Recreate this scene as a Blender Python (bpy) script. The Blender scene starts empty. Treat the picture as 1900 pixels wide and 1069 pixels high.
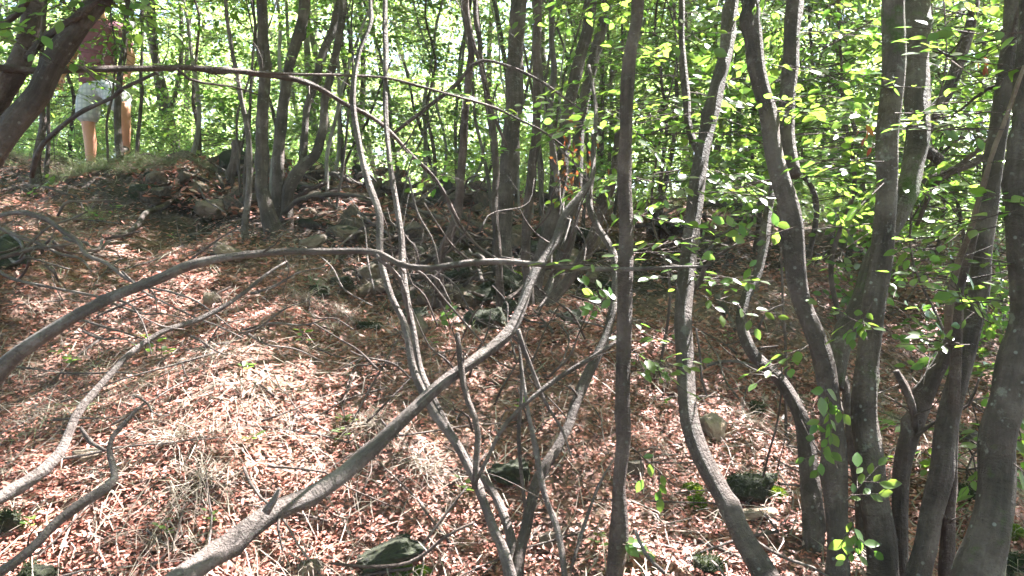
import bpy, math, random
import numpy as np
random.seed(7)
rng = np.random.default_rng(7)
sc = bpy.context.scene
R = math.radians
# ------------------------------------------------------------------ camera, sky, sun, exposure
F = 1491.0                      # focal length in pixels of the 1900 px wide photograph
CAMZ = 1.5
cam_d = bpy.data.cameras.new('camera')
cam = bpy.data.objects.new('camera', cam_d)
sc.collection.objects.link(cam)
cam.location = (0, 0, CAMZ)
cam.rotation_euler = (R(90), 0, 0)
cam_d.sensor_width = 36
cam_d.lens = 36 * F / 1900
cam_d.clip_start = 0.05
cam_d.clip_end = 600
sc.camera = cam
SUN_AZ, SUN_EL = R(54), R(56)   # azimuth measured clockwise from the viewing direction
SUN = np.array([math.sin(SUN_AZ) * math.cos(SUN_EL), math.cos(SUN_AZ) * math.cos(SUN_EL), math.sin(SUN_EL)])
w = bpy.data.worlds.new('World')
sc.world = w
w.use_nodes = True
nt = w.node_tree
bg = nt.nodes['Background']
sky = nt.nodes.new('ShaderNodeTexSky')
sky.sky_type = 'NISHITA'
sky.sun_disc = False
sky.sun_elevation = SUN_EL
sky.sun_rotation = SUN_AZ
sky.dust_density = 2.0
sky.air_density = 1.0
nt.links.new(sky.outputs[0], bg.inputs[0])
bg.inputs[1].default_value = 0.075
sl = bpy.data.lights.new('sun', 'SUN')
sl.energy = 5.0
sl.angle = R(0.55)
sl.color = (1.0, 0.965, 0.94)
so = bpy.data.objects.new('sun', sl)
sc.collection.objects.link(so)
from mathutils import Vector, Matrix
so.rotation_euler = Vector(SUN).to_track_quat('Z', 'Y').to_euler()
so.location = (6, 6, 12)
sc.view_settings.view_transform = 'Standard'
sc.view_settings.look = 'None'
sc.view_settings.gamma = 1
sc.view_settings.use_curve_mapping = False
sc.view_settings.exposure = 3.65
sc.cycles.max_bounces = 6
sc.cycles.diffuse_bounces = 4
sc.cycles.glossy_bounces = 2
sc.cycles.transmission_bounces = 4
sc.cycles.sample_clamp_indirect = 4

HAZE = 0.002

# ------------------------------------------------------------------ small helpers
def P(px, py, D):
    """a point D metres in front of the camera, seen at pixel (px, py) of the photograph"""
    return np.array([(px - 950) / F * D, D, CAMZ - (py - 534.5) / F * D])

_k = np.random.default_rng(3)
WAVES = [(a, *(_k.normal(size=2) * f), _k.uniform(0, 6.28)) for a, f in
         [(0.05, 1.0), (0.05, 1.3), (0.035, 2.1), (0.03, 2.8), (0.02, 4.3), (0.014, 6.0), (0.01, 9.0), (0.008, 13.0), (0.006, 19.0)]]
RX = np.array([-60, -5.2, -3.85, -2.7, -1.6, 0, 1.1, 2.5, 3.6, 4.4, 5.2, 60])
RZ = np.array([2.95, 2.90, 2.88, 2.80, 2.70, 2.60, 2.52, 2.42, 2.26, 2.10, 1.96, 1.5])
def gz(x, y):
    x = np.asarray(x, float); y = np.asarray(y, float)
    zr = np.interp(x / np.maximum(y, 3.0) * 8.2, RX, RZ)
    t = y / 8.2
    up = np.where(t < 0, t * 0.8, (np.clip(t, 0, .87) ** 1.02 + 0.03 * np.exp(-((t - .8) / .13) ** 2)))
    z = zr * up
    over = np.maximum(y - 8.2, 0)
    z = z + np.where(over > 0, 0.10 * (1 - np.exp(-over / 2.0)) - 0.03 * over + 0.00018 * over ** 2, 0)
    z = z - 0.14 * np.exp(-((y - 1.8) / 1.0) ** 2)
    for a, fx, fy, ph in WAVES:
        z = z + a * np.sin(fx * x + fy * y + ph)
    return z

def gD(px, py):
    lo, hi = 1.2, 8.4
    for _ in range(40):
        m = (lo + hi) / 2
        p = P(px, py, m)
        if p[2] < gz(p[0], p[1]): hi = m
        else: lo = m
    return (lo + hi) / 2
def G(px, py, dz=0.0):
    p = P(px, py, gD(px, py)); p[2] = gz(p[0], p[1]) + dz
    return p

def link(o, parent=None):
    sc.collection.objects.link(o)
    if parent is not None: o.parent = parent
    return o
def tag(o, label=None, cat=None, group=None, kind=None):
    if label: o['label'] = label
    if cat: o['category'] = cat
    if group: o['group'] = group
    if kind: o['kind'] = kind
    return o
def empty(name, loc, label, cat, group=None):
    o = bpy.data.objects.new(name, None)
    o.location = tuple(float(v) for v in loc); o.empty_display_size = 0.1
    link(o)
    return tag(o, label, cat, group)

class Geo:
    """collects vertices, quads and uv coordinates"""
    def __init__(s): s.v = []; s.q = []; s.uv = []; s.n = 0; s.slot = []
    def add(s, v, q, uv=None, slot=0):
        v = np.asarray(v, float); q = np.asarray(q, np.int64)
        s.v.append(v); s.q.append(q + s.n); s.n += len(v)
        s.uv.append(np.zeros((len(v), 2)) if uv is None else np.asarray(uv, float))
        s.slot.append(np.full(len(q), slot))
        return s
    def arrays(s): return np.concatenate(s.v), np.concatenate(s.q), np.concatenate(s.uv), np.concatenate(s.slot)
def mesh(name, geo, mats, origin=(0, 0, 0), smooth=True):
    v, q, uv, slot = geo.arrays()
    me = bpy.data.meshes.new(name)
    v = v - np.asarray(origin, float)
    nq, k = q.shape
    me.vertices.add(len(v)); me.vertices.foreach_set('co', v.astype(np.float32).ravel())
    me.loops.add(nq * k); me.loops.foreach_set('vertex_index', q.astype(np.int32).ravel())
    me.polygons.add(nq); me.polygons.foreach_set('loop_start', np.arange(0, nq * k, k, dtype=np.int32))
    me.polygons.foreach_set('loop_total', np.full(nq, k, np.int32))
    if smooth: me.polygons.foreach_set('use_smooth', np.ones(nq, bool))
    l = me.uv_layers.new(name='UVMap')
    l.data.foreach_set('uv', uv[q.ravel()].astype(np.float32).ravel())
    if not isinstance(mats, (list, tuple)): mats = [mats]
    for m in mats: me.materials.append(m)
    me.polygons.foreach_set('material_index', slot.astype(np.int32))
    me.update(calc_edges=True); me.validate()
    return me
def part(name, geo, mats, parent=None, smooth=True):
    org = (0, 0, 0) if parent is None else np.array(parent.matrix_world.translation if False else parent.location)
    return link(bpy.data.objects.new(name, mesh(name, geo, mats, org, smooth)), parent)
def thing_mesh(name, geo, mats, loc, label, cat, group=None, smooth=True):
    o = bpy.data.objects.new(name, mesh(name, geo, mats, loc, smooth))
    o.location = tuple(float(v) for v in loc)
    return tag(link(o), label, cat, group)

# ------------------------------------------------------------------ materials
def mat(name):
    m = bpy.data.materials.new(name); m.use_nodes = True
    return m, m.node_tree, m.node_tree.nodes['Principled BSDF']
def N(t, typ, **kw):
    n = t.nodes.new(typ)
    for k, v in kw.items(): setattr(n, k, v)
    return n
def ramp(t, fac, stops, interp='LINEAR'):
    n = N(t, 'ShaderNodeValToRGB'); n.color_ramp.interpolation = interp
    e = n.color_ramp.elements
    while len(e) < len(stops): e.new(0.5)
    for i, (p, c) in enumerate(stops): e[i].position = p; e[i].color = (*c, 1)
    t.links.new(fac, n.inputs[0]); return n.outputs[0]
def noise(t, vec, scale, detail=6, rough=0.6, out='Fac'):
    n = N(t, 'ShaderNodeTexNoise'); n.inputs['Scale'].default_value = scale
    n.inputs['Detail'].default_value = detail; n.inputs['Roughness'].default_value = rough
    t.links.new(vec, n.inputs['Vector']); return n.outputs[out]
def mixc(t, fac, a, b, mode='MIX'):
    n = N(t, 'ShaderNodeMix', data_type='RGBA', blend_type=mode)
    if isinstance(fac, (int, float)): n.inputs[0].default_value = fac
    else: t.links.new(fac, n.inputs[0])
    for s, i in ((a, 6), (b, 7)):
        if isinstance(s, tuple): n.inputs[i].default_value = (*s, 1)
        else: t.links.new(s, n.inputs[i])
    return n.outputs[2]
def bump(t, h, strength, dist, bsdf):
    n = N(t, 'ShaderNodeBump'); n.inputs['Strength'].default_value = strength; n.inputs['Distance'].default_value = dist
    t.links.new(h, n.inputs['Height']); t.links.new(n.outputs[0], bsdf.inputs['Normal'])

def bark_mat(name, dark, mid, light, moss=0.0, lichen=0.6):
    m, t, b = mat(name)
    uv = N(t, 'ShaderNodeUVMap'); tc = N(t, 'ShaderNodeTexCoord')
    mp = N(t, 'ShaderNodeMapping'); mp.inputs['Scale'].default_value = (1, 0.09, 1)
    t.links.new(uv.outputs[0], mp.inputs[0])
    streak = noise(t, mp.outputs[0], 70, 6, 0.65)
    blot = noise(t, tc.outputs['Object'], 7, 5, 0.6)
    fine = noise(t, tc.outputs['Object'], 90, 4, 0.7)
    c = ramp(t, streak, [(0.28, dark), (0.5, mid), (0.75, light)])
    c2 = ramp(t, blot, [(0.34, tuple(v * 0.3 for v in mid)), (0.5, mid), (0.62, light), (0.74, tuple(v * 1.35 for v in light))])
    c = mixc(t, 0.55, c, c2)
    lich = ramp(t, noise(t, tc.outputs['Object'], 15, 5, 0.7), [(0.60, (0, 0, 0)), (0.66, (lichen,) * 3)])
    c = mixc(t, lich, c, (0.22, 0.22, 0.18))
    vr = N(t, 'ShaderNodeTexVoronoi'); vr.inputs['Scale'].default_value = 26
    t.links.new(tc.outputs['Object'], vr.inputs['Vector'])
    spot = ramp(t, vr.outputs['Distance'], [(0.10, (lichen,) * 3), (0.15, (0, 0, 0))])
    c = mixc(t, spot, c, (0.30, 0.31, 0.27))
    if moss:
        mo = ramp(t, noise(t, tc.outputs['Object'], 5, 6, 0.7), [(0.62 - moss * 0.3, (0, 0, 0)), (0.72 - moss * 0.3, (1, 1, 1))])
        c = mixc(t, mo, c, (0.05, 0.075, 0.015))
    t.links.new(c, b.inputs['Base Color'])
    b.inputs['Roughness'].default_value = 0.72
    b.inputs['Specular IOR Level'].default_value = 0.35
    # ring scars across, streaks along
    mp2 = N(t, 'ShaderNodeMapping'); mp2.inputs['Scale'].default_value = (0.12, 1, 1)
    t.links.new(uv.outputs[0], mp2.inputs[0])
    rings = noise(t, mp2.outputs[0], 60, 3, 0.6)
    a = N(t, 'ShaderNodeMath', operation='ADD'); t.links.new(streak, a.inputs[0]); t.links.new(fine, a.inputs[1])
    a2 = N(t, 'ShaderNodeMath', operation='MULTIPLY_ADD'); t.links.new(rings, a2.inputs[0]); a2.inputs[1].default_value = 0.5
    t.links.new(a.outputs[0], a2.inputs[2])
    bump(t, a2.outputs[0], 1.0, 0.016, b)
    return m
BARK = bark_mat('bark_grey', (0.026, 0.018, 0.016), (0.070, 0.050, 0.042), (0.155, 0.120, 0.104), lichen=0.35)
BARK_MOSSY = bark_mat('bark_lichen', (0.028, 0.020, 0.016), (0.074, 0.054, 0.044), (0.165, 0.132, 0.110), moss=0.18, lichen=0.6)
BARK_BROWN = bark_mat('bark_brown', (0.030, 0.019, 0.015), (0.075, 0.050, 0.042), (0.15, 0.108, 0.092), lichen=0.15)
DEADWOOD = bark_mat('dead_wood_grey', (0.036, 0.027, 0.024), (0.100, 0.076, 0.067), (0.22, 0.180, 0.162), lichen=0.25)
PALEBARK = bark_mat('bark_pale', (0.10, 0.085, 0.078), (0.22, 0.195, 0.18), (0.36, 0.335, 0.31), lichen=0.3)
SPLITWOOD = bark_mat('split_wood_pale', (0.07, 0.045, 0.032), (0.17, 0.115, 0.085), (0.27, 0.20, 0.155), lichen=0.1)

def leaf_mat(name, front, trans, var=0.25, gloss=0.33, dead=0.0, tw=0.5):
    m, t, b = mat(name)
    geo = N(t, 'ShaderNodeNewGeometry')
    hs = N(t, 'ShaderNodeHueSaturation'); hs2 = N(t, 'ShaderNodeHueSaturation')
    for h, col in ((hs, front), (hs2, trans)):
        h.inputs['Color'].default_value = (*col, 1)
        mr = N(t, 'ShaderNodeMapRange'); t.links.new(geo.outputs['Random Per Island'], mr.inputs[0])
        mr.inputs['To Min'].default_value = 1 - var; mr.inputs['To Max'].default_value = 1 + var
        t.links.new(mr.outputs[0], h.inputs['Value'])
        mu = N(t, 'ShaderNodeMath', operation='MULTIPLY'); t.links.new(geo.outputs['Random Per Island'], mu.inputs[0]); mu.inputs[1].default_value = 7.31
        fr = N(t, 'ShaderNodeMath', operation='FRACT'); t.links.new(mu.outputs[0], fr.inputs[0])
        mh = N(t, 'ShaderNodeMapRange'); t.links.new(fr.outputs[0], mh.inputs[0])
        mh.inputs['To Min'].default_value = 0.5 - var * 0.09; mh.inputs['To Max'].default_value = 0.5 + var * 0.09
        t.links.new(mh.outputs[0], h.inputs['Hue'])
    t.links.new(hs.outputs[0], b.inputs['Base Color'])
    b.inputs['Roughness'].default_value = gloss
    b.inputs['Specular IOR Level'].default_value = 0.5
    tr = N(t, 'ShaderNodeBsdfTranslucent'); t.links.new(hs2.outputs[0], tr.inputs[0])
    mx = N(t, 'ShaderNodeMixShader'); mx.inputs[0].default_value = tw
    t.links.new(b.outputs[0], mx.inputs[1]); t.links.new(tr.outputs[0], mx.inputs[2])
    t.links.new(mx.outputs[0], t.nodes['Material Output'].inputs[0])
    return m
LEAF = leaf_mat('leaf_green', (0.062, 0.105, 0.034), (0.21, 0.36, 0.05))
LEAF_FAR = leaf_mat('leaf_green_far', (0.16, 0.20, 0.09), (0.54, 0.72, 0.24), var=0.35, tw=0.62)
LEAF_DEAD = leaf_mat('leaf_dead_brown', (0.22, 0.085, 0.035), (0.35, 0.11, 0.03), var=0.3, gloss=0.6)
GRASS = leaf_mat('grass_dry', (0.25, 0.205, 0.165), (0.22, 0.18, 0.13), var=0.3, gloss=0.6, tw=0.3)
GRASS_G = leaf_mat('grass_green', (0.17, 0.195, 0.11), (0.22, 0.27, 0.11), var=0.3, gloss=0.5, tw=0.35)

def litter_mat():
    m, t, b = mat('leaf_litter')
    geo = N(t, 'ShaderNodeNewGeometry')
    c = ramp(t, geo.outputs['Random Per Island'], [(0.0, (0.080, 0.034, 0.026)), (0.25, (0.19, 0.068, 0.048)), (0.5, (0.32, 0.112, 0.080)),
             (0.75, (0.42, 0.180, 0.138)), (0.92, (0.43, 0.29, 0.245)), (1.0, (0.14, 0.105, 0.09))])
    t.links.new(c, b.inputs['Base Color']); b.inputs['Roughness'].default_value = 0.55
    b.inputs['Specular IOR Level'].default_value = 0.4
    tr = N(t, 'ShaderNodeBsdfTranslucent'); t.links.new(c, tr.inputs[0])
    mx = N(t, 'ShaderNodeMixShader'); mx.inputs[0].default_value = 0.18
    t.links.new(b.outputs[0], mx.inputs[1]); t.links.new(tr.outputs[0], mx.inputs[2])
    t.links.new(mx.outputs[0], t.nodes['Material Output'].inputs[0])
    return m
LITTER = litter_mat()

def ground_mat():
    m, t, b = mat('forest_floor')
    tc = N(t, 'ShaderNodeTexCoord'); o = tc.outputs['Object']
    vr = N(t, 'ShaderNodeTexVoronoi'); vr.inputs['Scale'].default_value = 38; t.links.new(o, vr.inputs['Vector'])
    sep = N(t, 'ShaderNodeSeparateColor'); t.links.new(vr.outputs['Color'], sep.inputs[0])
    c = ramp(t, sep.outputs[0], [(0.0, (0.045, 0.026, 0.018)), (0.4, (0.12, 0.055, 0.033)), (0.75, (0.24, 0.105, 0.062)), (1.0, (0.28, 0.18, 0.12))])
    soil = ramp(t, noise(t, o, 1.7, 8, 0.65), [(0.35, (0, 0, 0)), (0.62, (1, 1, 1))])
    c = mixc(t, soil, c, ramp(t, noise(t, o, 30, 5), [(0.3, (0.05, 0.030, 0.024)), (0.7, (0.19, 0.115, 0.09))]))
    at = N(t, 'ShaderNodeAttribute'); at.attribute_name = 'bank_dark'
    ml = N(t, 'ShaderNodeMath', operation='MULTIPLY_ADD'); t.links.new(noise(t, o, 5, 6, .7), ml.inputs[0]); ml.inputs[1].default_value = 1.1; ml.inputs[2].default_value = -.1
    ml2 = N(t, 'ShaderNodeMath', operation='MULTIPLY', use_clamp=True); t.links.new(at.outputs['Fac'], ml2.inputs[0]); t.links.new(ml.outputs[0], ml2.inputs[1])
    c = mixc(t, ramp(t, ml2.outputs[0], [(.2, (0, 0, 0)), (.45, (1, 1, 1))]), c, ramp(t, noise(t, o, 40, 5), [(.3, (.014, .009, .007)), (.7, (.06, .036, .027))]))  # ground colour darker over the bank, broken up by noise
    t.links.new(c, b.inputs['Base Color']); b.inputs['Roughness'].default_value = 0.9
    bump(t, vr.outputs['Distance'], 0.8, 0.03, b)
    return m
GROUND = ground_mat()
SOIL, _t, _b = mat('dark_soil'); _t.links.new(ramp(_t, noise(_t, N(_t, 'ShaderNodeTexCoord').outputs['Object'], 14, 8, .7), [(.35, (.018, .012, .009)), (.7, (.10, .065, .042))]), _b.inputs['Base Color']); _b.inputs['Roughness'].default_value = .95

def stone_mat(name, moss):
    m, t, b = mat(name)
    tc = N(t, 'ShaderNodeTexCoord'); geo = N(t, 'ShaderNodeNewGeometry'); o = tc.outputs['Object']
    oi = N(t, 'ShaderNodeObjectInfo')
    n1 = noise(t, o, 6, 8, 0.65)
    c = ramp(t, n1, [(0.3, (0.035, 0.028, 0.022)), (0.5, (0.14, 0.11, 0.082)), (0.72, (0.30, 0.25, 0.20))])
    c = mixc(t, ramp(t, noise(t, o, 3, 4), [(0.45, (0, 0, 0)), (0.6, (0.6, 0.6, 0.6))]), c, (0.20, 0.12, 0.07))
    hs = N(t, 'ShaderNodeHueSaturation'); mr = N(t, 'ShaderNodeMapRange'); t.links.new(oi.outputs['Random'], mr.inputs[0])
    mr.inputs['To Min'].default_value = 0.55; mr.inputs['To Max'].default_value = 1.15
    t.links.new(mr.outputs[0], hs.inputs['Value']); t.links.new(c, hs.inputs['Color'])
    sp = N(t, 'ShaderNodeSeparateXYZ'); t.links.new(geo.outputs['Normal'], sp.inputs[0])
    ad = N(t, 'ShaderNodeMath', operation='MULTIPLY_ADD'); t.links.new(sp.outputs['Z'], ad.inputs[0]); ad.inputs[1].default_value = 0.25
    t.links.new(noise(t, o, 9, 7, 0.7), ad.inputs[2])
    lo = 0.95 - moss
    mo = ramp(t, ad.outputs[0], [(lo, (0, 0, 0)), (min(lo + 0.1, 1), (1, 1, 1))])
    mc = ramp(t, noise(t, o, 60, 4), [(0.3, (0.006, 0.007, 0.003)), (0.7, (0.028, 0.034, 0.010))])
    c = mixc(t, mo, hs.outputs[0], mc)
    t.links.new(c, b.inputs['Base Color']); b.inputs['Roughness'].default_value = 0.85
    bump(t, noise(t, o, 45, 8, 0.75), 0.9, 0.02, b)
    return m
STONE = stone_mat('stone_weathered', 0.22)
STONE_MOSS = stone_mat('stone_mossy', 0.58)
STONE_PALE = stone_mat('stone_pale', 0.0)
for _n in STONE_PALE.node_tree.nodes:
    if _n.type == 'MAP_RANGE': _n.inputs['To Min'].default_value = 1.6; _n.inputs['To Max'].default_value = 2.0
MOSS = leaf_mat('moss', (0.10, 0.15, 0.015), (0.20, 0.28, 0.02), var=0.4, gloss=0.8, tw=0.25)

MOSS_DARK = leaf_mat('moss_dark', (0.020, 0.028, 0.006), (0.04, 0.06, 0.008), var=0.5, gloss=0.8, tw=0.2)

for _n in STONE_MOSS.node_tree.nodes:
    if _n.type == 'MAP_RANGE': _n.inputs['To Min'].default_value = .25; _n.inputs['To Max'].default_value = .5
# ------------------------------------------------------------------ shapes
def catmull(pts, n):
    pts = np.asarray(pts, float)
    p = np.vstack([2 * pts[0] - pts[1], pts, 2 * pts[-1] - pts[-2]])
    out = []
    for i in range(1, len(p) - 2):
        tt = np.linspace(0, 1, n, endpoint=False)[:, None]
        a, b, c, d = p[i - 1], p[i], p[i + 1], p[i + 2]
        out.append(0.5 * ((2 * b) + (c - a) * tt + (2 * a - 5 * b + 4 * c - d) * tt ** 2 + (-a + 3 * b - 3 * c + d) * tt ** 3))
    out.append(pts[-1][None])
    return np.vstack(out)
def resample(pts4, step):
    c = catmull(pts4, 12)
    s = np.r_[0, np.cumsum(np.linalg.norm(np.diff(c[:, :3], axis=0), axis=1))]
    n = max(3, int(s[-1] / step) + 1)
    t = np.linspace(0, s[-1], n)
    return np.stack([np.interp(t, s, c[:, k]) for k in range(4)], 1), t
def tube(geo, pts, rad, sides=10, step=0.05, rough=0.07, wob=0.0, r=None, slot=0, knots=0.0):
    """rough round limb along pts with the given radii"""
    r = r or rng
    c, s = resample(np.column_stack([pts, rad]), step)
    n = len(c)
    if wob:
        for f in (2.1, 5.3, 11.0):
            for k in range(3): c[:, k] += wob / f * 2 * np.sin(f * s + r.uniform(0, 6.28))
    if wob and s[-1] > 0.2:
        kn = np.arange(0, s[-1] + .13, .13)
        for k in range(3): c[:, k] += np.interp(s, kn, r.normal(0, 1, len(kn))) * np.where(c[:, 3] > .016, np.minimum(c[:, 3] * .10, .0045), np.minimum(c[:, 3] * .28, .005))
        c[:, 3] *= 1 + np.interp(s, kn, r.normal(0, .05, len(kn)))
    d = np.gradient(c[:, :3], axis=0); d /= np.linalg.norm(d, axis=1)[:, None] + 1e-9
    ref = np.array([0.3, 1, 0.2]) if abs(d[0] @ np.array([0.3, 1, 0.2])) < 0.95 else np.array([1, 0, 0])
    U = np.zeros((n, 3)); V = np.zeros((n, 3))
    u = ref - d[0] * (ref @ d[0]); u /= np.linalg.norm(u)
    for i in range(n):
        u = u - d[i] * (u @ d[i]); u /= np.linalg.norm(u) + 1e-9
        U[i] = u; V[i] = np.cross(d[i], u)
    th = np.linspace(0, 2 * math.pi, sides, endpoint=False)
    rr = c[:, 3][:, None] * np.ones((1, sides))
    if rough and sides > 4:
        g = np.zeros((n, sides))
        for k in range(7):
            a = int(r.integers(1, 5)); f = r.uniform(2, 26); ph = r.uniform(0, 6.28); ph2 = r.uniform(0, 6.28)
            g += np.sin(a * th[None] + ph + 0.6 * np.sin(s[:, None] * f * 0.3)) * np.sin(f * s[:, None] + ph2)
        for a in (2, 3, 5):
            g += 0.9 * np.sin(a * th[None] + r.uniform(0, 6.28) + r.uniform(-1.5, 1.5) * s[:, None]) * (0.6 + .4 * np.sin(2.3 * s[:, None] + r.uniform(0, 6.28)))
        rr = rr * (1 + rough * g * 0.45)
        # swellings at old branch collars
        for k in range(int(knots)):
            sk = r.uniform(0, s[-1]); tk = r.uniform(0, 6.28); wd = r.uniform(0.015, 0.035)
            da = np.abs((th - tk + math.pi) % (2 * math.pi) - math.pi)
            rr = rr * (1 + r.uniform(0.15, 0.5) * np.exp(-((s[:, None] - sk) / wd) ** 2) * np.exp(-(da[None] / 0.6) ** 2))
    v = c[:, None, :3] + rr[..., None] * (U[:, None] * np.cos(th)[None, :, None] + V[:, None] * np.sin(th)[None, :, None])
    v = v.reshape(-1, 3)
    i = np.arange(n - 1)[:, None]; j = np.arange(sides)[None]
    q = np.stack([i * sides + j, i * sides + (j + 1) % sides, (i + 1) * sides + (j + 1) % sides, (i + 1) * sides + j], -1).reshape(-1, 4)
    circ = 2 * math.pi * float(np.mean(c[:, 3]))
    uu = np.abs(th / math.pi - 1) * circ * 0.5
    uv = np.stack([np.tile(uu, n), np.repeat(s, sides)], 1) + r.uniform(0, 5, 2)
    # close the ends with fans folded into quads
    nv = len(v)
    v = np.vstack([v, c[0, :3], c[-1, :3] + d[-1] * c[-1, 3] * 0.4])
    uv = np.vstack([uv, uv[0], uv[-1]])
    e = []
    for j2 in range(0, sides - sides % 2, 2):
        e.append([nv, (j2 + 2) % sides, (j2 + 1) % sides, j2])
        b0 = (n - 1) * sides
        e.append([nv + 1, b0 + j2, b0 + (j2 + 1) % sides, b0 + (j2 + 2) % sides])
    geo.add(v, np.vstack([q, np.array(e)]), uv, slot)
    return c

# leaves: base position, direction, normal, length
SHAPE_NEAR = (np.array([[0, 0, 0], [.12, .13, .03], [.36, .27, .055], [.62, .25, .05], [.85, .12, .02], [1, 0, -.03],
                        [.85, -.12, .02], [.62, -.25, .05], [.36, -.27, .055], [.12, -.13, .03], [.36, 0, 0], [.7, 0, 0]]),
              np.array([[0, 10, 2, 1], [10, 11, 3, 2], [11, 5, 4, 3], [0, 9, 8, 10], [10, 8, 7, 11], [11, 7, 6, 5]]))
SHAPE_MID = (np.array([[0, 0, 0], [.3, .25, .05], [.68, .24, .04], [1, 0, -.03], [.68, -.24, .04], [.3, -.25, .05]]),
             np.array([[0, 3, 2, 1], [0, 5, 4, 3]]))
SHAPE_FAR = (np.array([[0, 0, 0], [.45, .33, .04], [1, 0, 0], [.45, -.33, .04]]), np.array([[0, 3, 2, 1]]))
SHAPE_LIT = (np.array([[0, 0, .08], [.3, .17, .17], [.7, .16, .14], [1, 0, .20], [.7, -.14, .20], [.3, -.17, .14]]),
             np.array([[0, 3, 2, 1], [0, 5, 4, 3]]))
def nrm(a): return a / (np.linalg.norm(a, axis=-1, keepdims=True) + 1e-9)
def leaves(geo, Pb, D, Nn, S, shape, slot=0):
    D = nrm(D); W = nrm(np.cross(Nn, D)); Nn = np.cross(D, W)
    tv, tq = shape
    v = Pb[:, None] + S[:, None, None] * (tv[None, :, 0:1] * D[:, None] + tv[None, :, 1:2] * W[:, None] + tv[None, :, 2:3] * Nn[:, None])
    n, k = len(Pb), len(tv)
    q = (tq[None] + (np.arange(n) * k)[:, None, None]).reshape(-1, 4)
    geo.add(v.reshape(-1, 3), q, None, slot)

def spray_template(nl, r, sub=3):
    """a flat spray: alternate leaves along a zigzag twig and its side twigs; unit length"""
    B, Dd, Nn, S, segs = [], [], [], [], []
    def run(o, ang, L, n, s0):
        d = np.array([math.cos(ang), math.sin(ang), 0])
        segs.append((o, o + d * L + np.array([0, 0, -0.12 * L])))
        for i in range(n):
            f = (i + 0.7) / n
            p = o + d * L * f + np.array([0, 0, -0.12 * L * f * f])
            a = ang + (1 if i % 2 else -1) * r.uniform(0.7, 1.1) * (1 - 0.55 * f) if i < n - 1 else ang
            B.append(p + r.normal(0, 0.01, 3)); Dd.append([math.cos(a), math.sin(a), r.uniform(-0.5, 0.1)])
            Nn.append([r.normal(0, 0.3), r.normal(0, 0.3), 1]); S.append(s0 * r.uniform(0.7, 1.15))
    run(np.zeros(3), 0, 1, nl, 1)
    for k in range(sub):
        f = 0.15 + 0.55 * k / max(sub, 1)
        run(np.array([f, 0, -0.12 * f * f]), (1 if k % 2 else -1) * r.uniform(0.6, 0.9), 0.55 * (1 - f * 0.5), max(3, nl // 2), 0.9)
    return np.array(B), np.array(Dd, float), np.array(Nn, float), np.array(S), segs
SPRAYS = [spray_template(8, rng, 3) for _ in range(5)]
def put_sprays(geo, O, D, Up, L, leafsize, shape, r, twigs=None, keep=1.0, slot=0, slot_t=1):
    """O origins, D directions, Up normals, L lengths"""
    D = nrm(D); W = nrm(np.cross(Up, D)); U = np.cross(D, W)
    pick = r.integers(0, len(SPRAYS), len(O))
    for t in range(len(SPRAYS)):
        m = pick == t
        if not m.any(): continue
        B, Dd, Nn, S, segs = SPRAYS[t]
        Rm = np.stack([D[m], W[m], U[m]], 1)          # rows are the local axes
        b = O[m][:, None] + (B @ Rm) * L[m][:, None, None]
        d = Dd @ Rm; n_ = Nn @ Rm
        k = b.shape[0] * b.shape[1]
        b = b.reshape(-1, 3); d = d.reshape(-1, 3) + r.normal(0, 0.12, (k, 3)); n_ = n_.reshape(-1, 3) + r.normal(0, 0.22, (k, 3))
        s = np.tile(S, m.sum()) * leafsize * r.uniform(0.8, 1.2, k)
        if keep < 1:
            z = r.random(k) < keep; b, d, n_, s = b[z], d[z], n_[z], s[z]
        leaves(geo, b, d, n_, s, shape, slot)
        if twigs is not None:
            for (a, c) in segs:
                p0 = O[m] + (a @ Rm) * L[m][:, None]; p1 = O[m] + (c @ Rm) * L[m][:, None]
                strips(twigs, p0, p1, 0.0022, slot_t)
def strips(geo, p0, p1, rad, slot=1):
    """many thin three sided twigs at once"""
    d = nrm(p1 - p0); a = nrm(np.cross(d, np.array([0.21, 0.9, 0.3]))); b = np.cross(d, a)
    n = len(p0); ring = []
    for pp, rr in ((p0, rad), (p1, rad * 0.4)):
        for k in range(3):
            th = 2.094 * k; ring.append(pp + rr * (a * math.cos(th) + b * math.sin(th)))
    v = np.stack(ring, 1).reshape(-1, 3)
    q = np.array([[0, 1, 4, 3], [1, 2, 5, 4], [2, 0, 3, 5]])
    geo.add(v, (q[None] + (np.arange(n) * 6)[:, None, None]).reshape(-1, 4), None, slot)

# ------------------------------------------------------------------ ground
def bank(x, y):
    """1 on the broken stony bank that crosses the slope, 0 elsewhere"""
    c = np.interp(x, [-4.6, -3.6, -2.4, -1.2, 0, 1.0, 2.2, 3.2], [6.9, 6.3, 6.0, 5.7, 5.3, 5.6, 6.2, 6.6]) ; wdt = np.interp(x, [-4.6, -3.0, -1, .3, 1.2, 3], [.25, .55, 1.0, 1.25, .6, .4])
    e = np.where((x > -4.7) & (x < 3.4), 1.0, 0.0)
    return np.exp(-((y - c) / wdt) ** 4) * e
def axis(lo, hi, c0, c1, fine, n_out):
    a = np.arange(c0, c1 + 1e-6, fine)
    up = c1 + (hi - c1) * (np.linspace(0, 1, n_out + 1)[1:] ** 2.4)
    dn = c0 - (c0 - lo) * (np.linspace(0, 1, n_out + 1)[1:] ** 2.4)
    return np.r_[dn[::-1], a, up]
xs = axis(-130, 130, -7, 7, 0.06, 30); ys = axis(-25, 170, 0.6, 9.6, 0.06, 30)
X, Y = np.meshgrid(xs, ys); Z = gz(X, Y)
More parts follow.
